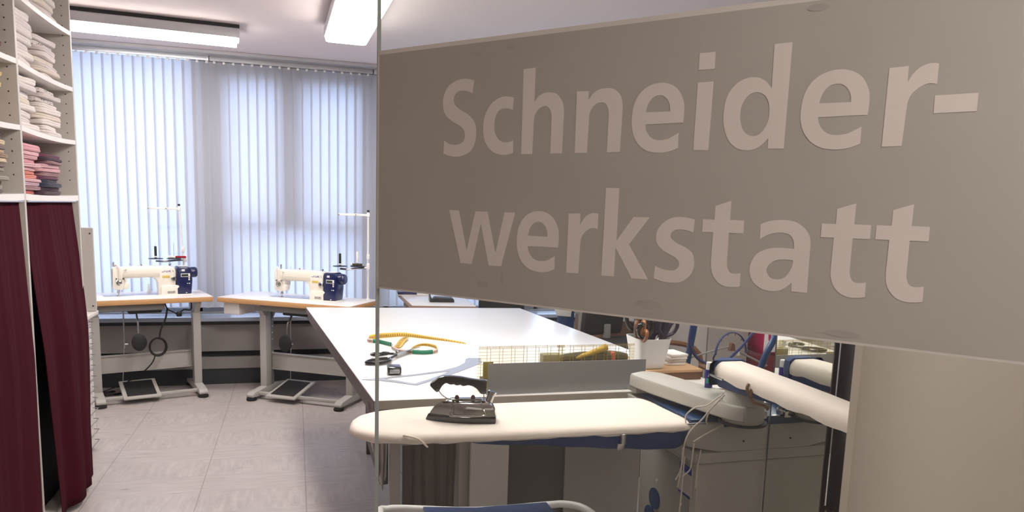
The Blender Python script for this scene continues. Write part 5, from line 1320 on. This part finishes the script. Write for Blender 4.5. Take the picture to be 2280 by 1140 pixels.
GLY = json.loads('''[["S",[[[0.253,1.8369,1],[0.2407,1.8402,0],[0.2298,1.8416,0],[0.2124,1.84,0],[0.1948,1.8324,0],[0.1839,1.8204,0],[0.1792,1.8071,0],[0.1786,1.7952,0],[0.1814,1.7831,0],[0.1896,1.7724,0],[0.2056,1.7624,0],[0.2213,1.755,0],[0.2303,1.748,0],[0.2341,1.7385,0],[0.2326,1.7284,0],[0.2245,1.7218,0],[0.21,1.7196,0],[0.1953,1.7221,0],[0.1831,1.7285,1],[0.1821,1.7033,1],[0.1959,1.6992,0],[0.2106,1.6969,0],[0.2273,1.6982,0],[0.2447,1.7044,0],[0.2553,1.7152,0],[0.2602,1.7294,0],[0.2608,1.7445,0],[0.2583,1.7571,0],[0.2504,1.7674,0],[0.2382,1.7768,0],[0.2227,1.7845,0],[0.2115,1.7918,0],[0.2059,1.7997,0],[0.2059,1.809,0],[0.2119,1.8171,0],[0.2239,1.8202,0],[0.237,1.8186,0],[0.2505,1.8139,1]]]],["c",[[[0.345,1.8004,1],[0.3375,1.8026,0],[0.3254,1.8039,0],[0.3113,1.8015,0],[0.2951,1.7926,0],[0.2831,1.7768,0],[0.2783,1.7621,0],[0.2774,1.7472,0],[0.28,1.7306,0],[0.2872,1.7171,0],[0.2981,1.7069,0],[0.3107,1.7009,0],[0.3252,1.6987,0],[0.3374,1.6997,0],[0.347,1.7028,1],[0.3461,1.7247,1],[0.3386,1.7222,0],[0.3285,1.7214,0],[0.3171,1.7246,0],[0.3086,1.7323,0],[0.3035,1.7431,0],[0.3026,1.7546,0],[0.3043,1.7676,0],[0.3101,1.7772,0],[0.3181,1.7817,0],[0.3303,1.7824,0],[0.3435,1.7789,1]]]],["h",[[[0.3643,1.8489,1],[0.3899,1.8496,1],[0.3894,1.7896,1],[0.3982,1.7998,0],[0.4093,1.8046,0],[0.4224,1.8053,0],[0.4355,1.8015,0],[0.4452,1.7917,0],[0.4503,1.78,0],[0.4515,1.7677,1],[0.4509,1.6999,1],[0.4267,1.7,1],[0.427,1.7579,1],[0.4259,1.7688,0],[0.4224,1.7767,0],[0.4169,1.7813,0],[0.4112,1.7825,0],[0.401,1.7793,0],[0.3936,1.7718,0],[0.3905,1.7641,0],[0.3896,1.753,1],[0.389,1.6996,1],[0.3645,1.6998,1]]]],["n",[[[0.4756,1.8036,1],[0.4986,1.8027,1],[0.4988,1.787,1],[0.5062,1.7967,0],[0.5171,1.8036,0],[0.5324,1.8055,0],[0.5458,1.8031,0],[0.5566,1.7954,0],[0.5619,1.7844,0],[0.5636,1.7695,1],[0.5631,1.7003,1],[0.5386,1.7004,1],[0.5387,1.7606,1],[0.5367,1.7724,0],[0.5319,1.7802,0],[0.524,1.7828,0],[0.5144,1.7811,0],[0.5069,1.7747,0],[0.5025,1.7664,0],[0.5016,1.7571,1],[0.5006,1.6999,1],[0.4764,1.7001,1]]]],["e",[[[0.6708,1.7441,1],[0.6062,1.7434,1],[0.6076,1.7354,0],[0.6128,1.7267,0],[0.6208,1.7203,0],[0.6313,1.7179,0],[0.6443,1.7189,0],[0.6539,1.7228,0],[0.6643,1.7285,1],[0.6648,1.7052,1],[0.6531,1.7005,0],[0.6403,1.698,0],[0.6271,1.6982,0],[0.612,1.7013,0],[0.5977,1.7101,0],[0.5875,1.7237,0],[0.5822,1.741,0],[0.5815,1.7581,0],[0.5846,1.7765,0],[0.5924,1.7913,0],[0.6035,1.8012,0],[0.6177,1.8066,0],[0.6321,1.8076,0],[0.6467,1.804,0],[0.6587,1.7958,0],[0.6667,1.7835,0],[0.6709,1.7685,0]],[[0.6057,1.7627,1],[0.6476,1.7624,1],[0.6462,1.7729,0],[0.6416,1.7814,0],[0.6346,1.787,0],[0.6273,1.7883,0],[0.6181,1.7859,0],[0.61,1.7773,0]]]],["i",[[[0.6906,1.804,1],[0.7155,1.804,1],[0.7148,1.7006,1],[0.6902,1.7011,1]],[[0.6908,1.8478,1],[0.7159,1.8478,1],[0.7161,1.8225,1],[0.6906,1.8228,1]]]],["d",[[[0.8035,1.8508,1],[0.8285,1.851,1],[0.8287,1.7008,1],[0.8054,1.7012,1],[0.8051,1.7168,1],[0.7957,1.7066,0],[0.7847,1.7006,0],[0.7732,1.6992,0],[0.7596,1.7024,0],[0.7469,1.7126,0],[0.7385,1.7293,0],[0.7351,1.7459,0],[0.7353,1.7656,0],[0.74,1.7834,0],[0.7508,1.7973,0],[0.7636,1.8044,0],[0.7766,1.8061,0],[0.7882,1.8031,0],[0.7967,1.7974,0],[0.8042,1.7883,1]],[[0.7824,1.7838,0],[0.7735,1.7817,0],[0.7666,1.7754,0],[0.7616,1.7643,0],[0.7606,1.7514,0],[0.7628,1.7383,0],[0.7686,1.7267,0],[0.7791,1.7204,0],[0.7897,1.7216,0],[0.7972,1.729,0],[0.8027,1.7416,0],[0.8036,1.7543,0],[0.8019,1.7671,0],[0.7967,1.7769,0],[0.7898,1.782,0]]]],["e",[[[0.9376,1.7445,1],[0.873,1.7438,1],[0.8744,1.7358,0],[0.8796,1.7271,0],[0.8876,1.7207,0],[0.8981,1.7183,0],[0.9111,1.7193,0],[0.9207,1.7232,0],[0.9311,1.7289,1],[0.9316,1.7056,1],[0.9199,1.7009,0],[0.9071,1.6984,0],[0.8939,1.6986,0],[0.8788,1.7017,0],[0.8645,1.7105,0],[0.8543,1.7241,0],[0.849,1.7414,0],[0.8483,1.7585,0],[0.8514,1.7769,0],[0.8592,1.7917,0],[0.8703,1.8016,0],[0.8845,1.807,0],[0.8989,1.808,0],[0.9135,1.8044,0],[0.9255,1.7962,0],[0.9335,1.7839,0],[0.9377,1.7689,0]],[[0.8725,1.7631,1],[0.9144,1.7628,1],[0.913,1.7733,0],[0.9084,1.7818,0],[0.9014,1.7874,0],[0.8941,1.7887,0],[0.8849,1.7863,0],[0.8768,1.7777,0]]]],["r",[[[0.9589,1.805,1],[0.9821,1.8059,1],[0.9827,1.7842,1],[0.9881,1.7949,0],[0.9958,1.8031,0],[1.0049,1.807,0],[1.0112,1.8074,0],[1.0173,1.8064,1],[1.0176,1.7801,1],[1.0106,1.7818,0],[1.0033,1.7805,0],[0.9953,1.7758,0],[0.989,1.7691,0],[0.9859,1.7616,0],[0.9848,1.7534,1],[0.9835,1.7013,1],[0.9589,1.7009,1]]]],["-",[[[1.0166,1.7658,1],[1.0655,1.7663,1],[1.0655,1.7434,1],[1.017,1.7429,1]]]],["w",[[[0.1988,1.5947,1],[0.2236,1.5942,1],[0.2448,1.518,1],[0.2638,1.5939,1],[0.2927,1.5941,1],[0.3136,1.5167,1],[0.3322,1.5941,1],[0.3556,1.5938,1],[0.3275,1.4928,1],[0.2986,1.4925,1],[0.2776,1.5703,1],[0.2584,1.4924,1],[0.2301,1.4924,1]]]],["e",[[[0.4508,1.5346,1],[0.3862,1.5339,1],[0.3876,1.5259,0],[0.3928,1.5172,0],[0.4008,1.5108,0],[0.4113,1.5084,0],[0.4243,1.5094,0],[0.4339,1.5133,0],[0.4443,1.519,1],[0.4448,1.4957,1],[0.4331,1.491,0],[0.4203,1.4885,0],[0.4071,1.4887,0],[0.392,1.4918,0],[0.3777,1.5006,0],[0.3675,1.5142,0],[0.3622,1.5315,0],[0.3615,1.5486,0],[0.3646,1.567,0],[0.3724,1.5818,0],[0.3835,1.5917,0],[0.3977,1.5971,0],[0.4121,1.5981,0],[0.4267,1.5945,0],[0.4387,1.5863,0],[0.4467,1.574,0],[0.4509,1.559,0]],[[0.3857,1.5532,1],[0.4276,1.5529,1],[0.4262,1.5634,0],[0.4216,1.5719,0],[0.4146,1.5775,0],[0.4073,1.5788,0],[0.3981,1.5764,0],[0.39,1.5678,0]]]],["r",[[[0.4696,1.5956,1],[0.4928,1.5965,1],[0.4934,1.5748,1],[0.4988,1.5855,0],[0.5065,1.5937,0],[0.5156,1.5976,0],[0.5219,1.598,0],[0.528,1.597,1],[0.5283,1.5707,1],[0.5213,1.5724,0],[0.514,1.5711,0],[0.506,1.5664,0],[0.4997,1.5597,0],[0.4966,1.5522,0],[0.4955,1.544,1],[0.4942,1.4919,1],[0.4696,1.4915,1]]]],["k",[[[0.5406,1.6409,1],[0.5652,1.6408,1],[0.5648,1.5519,1],[0.5942,1.5935,1],[0.623,1.5941,1],[0.5885,1.5478,1],[0.6268,1.4915,1],[0.5967,1.4914,1],[0.5641,1.541,1],[0.5639,1.4917,1],[0.5394,1.4917,1]]]],["s",[[[0.7006,1.5927,1],[0.6885,1.5953,0],[0.6752,1.5964,0],[0.6603,1.5937,0],[0.6472,1.5856,0],[0.6385,1.5741,0],[0.6364,1.5611,0],[0.64,1.55,0],[0.6501,1.5409,0],[0.6642,1.5345,0],[0.6747,1.5288,0],[0.6788,1.5219,0],[0.677,1.5146,0],[0.67,1.5101,0],[0.659,1.5096,0],[0.6468,1.5116,0],[0.6379,1.5159,1],[0.6366,1.4946,1],[0.6534,1.4902,0],[0.6705,1.4898,0],[0.6855,1.4928,0],[0.698,1.5034,0],[0.7037,1.5172,0],[0.7033,1.5298,0],[0.6988,1.5406,0],[0.6884,1.5478,0],[0.6747,1.5534,0],[0.666,1.5586,0],[0.6613,1.5647,0],[0.6631,1.5711,0],[0.6707,1.5757,0],[0.6831,1.5763,0],[0.6989,1.5724,1]]]],["t",[[[0.7324,1.6152,1],[0.7569,1.6236,1],[0.7568,1.5944,1],[0.7786,1.5941,1],[0.7789,1.5745,1],[0.7564,1.5745,1],[0.7567,1.5292,1],[0.7574,1.5231,0],[0.76,1.5164,0],[0.7641,1.5128,0],[0.7703,1.5121,0],[0.7791,1.5136,1],[0.7796,1.4929,1],[0.7688,1.4909,0],[0.7579,1.491,0],[0.7466,1.4952,0],[0.7373,1.5046,0],[0.7324,1.5167,0],[0.7311,1.5306,1],[0.7314,1.5743,1],[0.7136,1.5742,1],[0.7136,1.594,1],[0.7324,1.5938,1]]]],["a",[[[0.8035,1.5892,1],[0.8162,1.5945,0],[0.8304,1.5967,0],[0.8446,1.5966,0],[0.8575,1.5931,0],[0.8693,1.5842,0],[0.8756,1.5745,0],[0.8777,1.5631,1],[0.8788,1.4918,1],[0.8565,1.492,1],[0.8558,1.5057,1],[0.8485,1.4977,0],[0.8389,1.492,0],[0.8275,1.4899,0],[0.8141,1.4918,0],[0.8016,1.499,0],[0.7949,1.5091,0],[0.7924,1.521,0],[0.7945,1.5332,0],[0.8011,1.5441,0],[0.8109,1.5507,0],[0.8237,1.5547,0],[0.838,1.5557,0],[0.8554,1.555,1],[0.8539,1.5662,0],[0.8493,1.574,0],[0.842,1.5775,0],[0.8305,1.5779,0],[0.8178,1.575,0],[0.8042,1.567,1]],[[0.8555,1.5382,1],[0.8437,1.5386,0],[0.8324,1.5372,0],[0.8227,1.5313,0],[0.8178,1.5235,0],[0.8196,1.5155,0],[0.8252,1.5096,0],[0.8347,1.5084,0],[0.8445,1.5117,0],[0.8509,1.52,0],[0.8544,1.5291,0]]]],["t",[[[0.9095,1.6151,1],[0.934,1.6235,1],[0.9339,1.5943,1],[0.9557,1.594,1],[0.956,1.5744,1],[0.9335,1.5744,1],[0.9338,1.5291,1],[0.9345,1.523,0],[0.9371,1.5163,0],[0.9412,1.5127,0],[0.9474,1.512,0],[0.9562,1.5135,1],[0.9567,1.4928,1],[0.9459,1.4908,0],[0.935,1.4909,0],[0.9237,1.4951,0],[0.9144,1.5045,0],[0.9095,1.5166,0],[0.9082,1.5305,1],[0.9085,1.5742,1],[0.8907,1.5741,1],[0.8907,1.5939,1],[0.9095,1.5937,1]]]],["t",[[[0.9814,1.6154,1],[1.0059,1.6238,1],[1.0058,1.5946,1],[1.0276,1.5943,1],[1.0279,1.5747,1],[1.0054,1.5747,1],[1.0057,1.5294,1],[1.0064,1.5233,0],[1.009,1.5166,0],[1.0131,1.513,0],[1.0193,1.5123,0],[1.0281,1.5138,1],[1.0286,1.4931,1],[1.0178,1.4911,0],[1.0069,1.4912,0],[0.9956,1.4954,0],[0.9863,1.5048,0],[0.9814,1.5169,0],[0.9801,1.5308,1],[0.9804,1.5745,1],[0.9626,1.5744,1],[0.9626,1.5942,1],[0.9814,1.594,1]]]]]''')
def outline(ps, k=5):
    """corner-aware Catmull-Rom outline"""
    n = len(ps); out = []
    for i in range(n):
        a, b2, c, d = ps[i - 1], ps[i], ps[(i + 1) % n], ps[(i + 2) % n]
        B = Vector(b2[:2]); Cc = Vector(c[:2])
        m0 = (Cc - B) if b2[2] else (Cc - Vector(a[:2])) / 2
        m1 = (Cc - B) if c[2] else (Vector(d[:2]) - B) / 2
        if b2[2] and c[2]: out.append(tuple(B)); continue
        if b2[2]: m0 = (Cc - B) * 1.5 - m1 * .5
        if c[2]: m1 = (Cc - B) * 1.5 - m0 * .5
        for s in range(k):
            u = s / k
            out.append(tuple(B * (2 * u ** 3 - 3 * u * u + 1) + m0 * (u ** 3 - 2 * u * u + u) + Cc * (-2 * u ** 3 + 3 * u * u) + m1 * (u ** 3 - u * u)))
    return out
def flat_shape(outs, name, m, parent, y, th=.0003):
    cv = D.curves.new('g', 'CURVE'); cv.dimensions = '2D'; cv.fill_mode = 'BOTH'; cv.extrude = th / 2
    for ps in outs:
        sp = cv.splines.new('POLY'); sp.points.add(len(ps) - 1); sp.use_cyclic_u = True
        for k, (x, z) in enumerate(ps): sp.points[k].co = (x, z, 0, 1)
    tmp = D.objects.new('tmp', cv); COL.objects.link(tmp)
    me = D.meshes.new_from_object(tmp.evaluated_get(bpy.context.evaluated_depsgraph_get())); D.objects.remove(tmp); D.curves.remove(cv)
    me.transform(Matrix.Rotation(R(90), 4, 'X')); me.transform(Matrix.Translation((0, y, 0)))
    me.materials.clear(); me.materials.append(m)
    o = D.objects.new(name, me); COL.objects.link(o); o.parent = parent; return o
for gname, outs in GLY:
    flat_shape([outline(o_) for o_ in outs], 'letter', M['letter'], band, -.0009)
# faint darker ovals on the foil
rnd = random.Random(4)
for (sx, sz, w_, h_) in ((.255, 1.885, .03, .010), (.335, 1.890, .022, .008), (.285, 1.455, .028, .014), (.330, 1.47, .006, .025), (.63, 1.450, .05, .016), (.86, 1.895, .03, .010), (.93, 1.437, .05, .010)):
    flat_shape([[(sx + w_ / 2 * math.cos(a) * rnd.uniform(.85, 1.1), sz + h_ / 2 * math.sin(a) * rnd.uniform(.8, 1.1)) for a in [k * math.pi / 12 for k in range(24)]]], 'dark_oval', M['dark_oval'], band, -.0008)

# ------------------------------------------------------------------ world and view
w = D.worlds.new('world'); bpy.context.scene.world = w; w.use_nodes = True
nt = w.node_tree; nt.nodes.clear()
out = nt.nodes.new('ShaderNodeOutputWorld'); bg = nt.nodes.new('ShaderNodeBackground')
tc = nt.nodes.new('ShaderNodeTexCoord'); sp = nt.nodes.new('ShaderNodeSeparateXYZ'); nt.links.new(tc.outputs['Generated'], sp.inputs[0])
r = nt.nodes.new('ShaderNodeValToRGB'); nt.links.new(sp.outputs['Z'], r.inputs[0])
r.color_ramp.elements[0].position = 0.; r.color_ramp.elements[0].color = (.46, .57, .78, 1)
r.color_ramp.elements[1].position = .4; r.color_ramp.elements[1].color = (.68, .79, 1.0, 1)
nt.links.new(r.outputs[0], bg.inputs[0]); bg.inputs[1].default_value = 2.0
nt.links.new(bg.outputs[0], out.inputs[0])
sc = bpy.context.scene
sc.view_settings.view_transform = 'Standard'; sc.view_settings.look = 'None'; sc.view_settings.exposure = 1.1; sc.view_settings.gamma = 1.
sc.view_settings.use_curve_mapping = False
sc.cycles.use_denoising = True
sc.cycles.max_bounces = 10; sc.cycles.transparent_max_bounces = 16; sc.cycles.transmission_bounces = 6; sc.cycles.diffuse_bounces = 5
sc.cycles.sample_clamp_indirect = 6
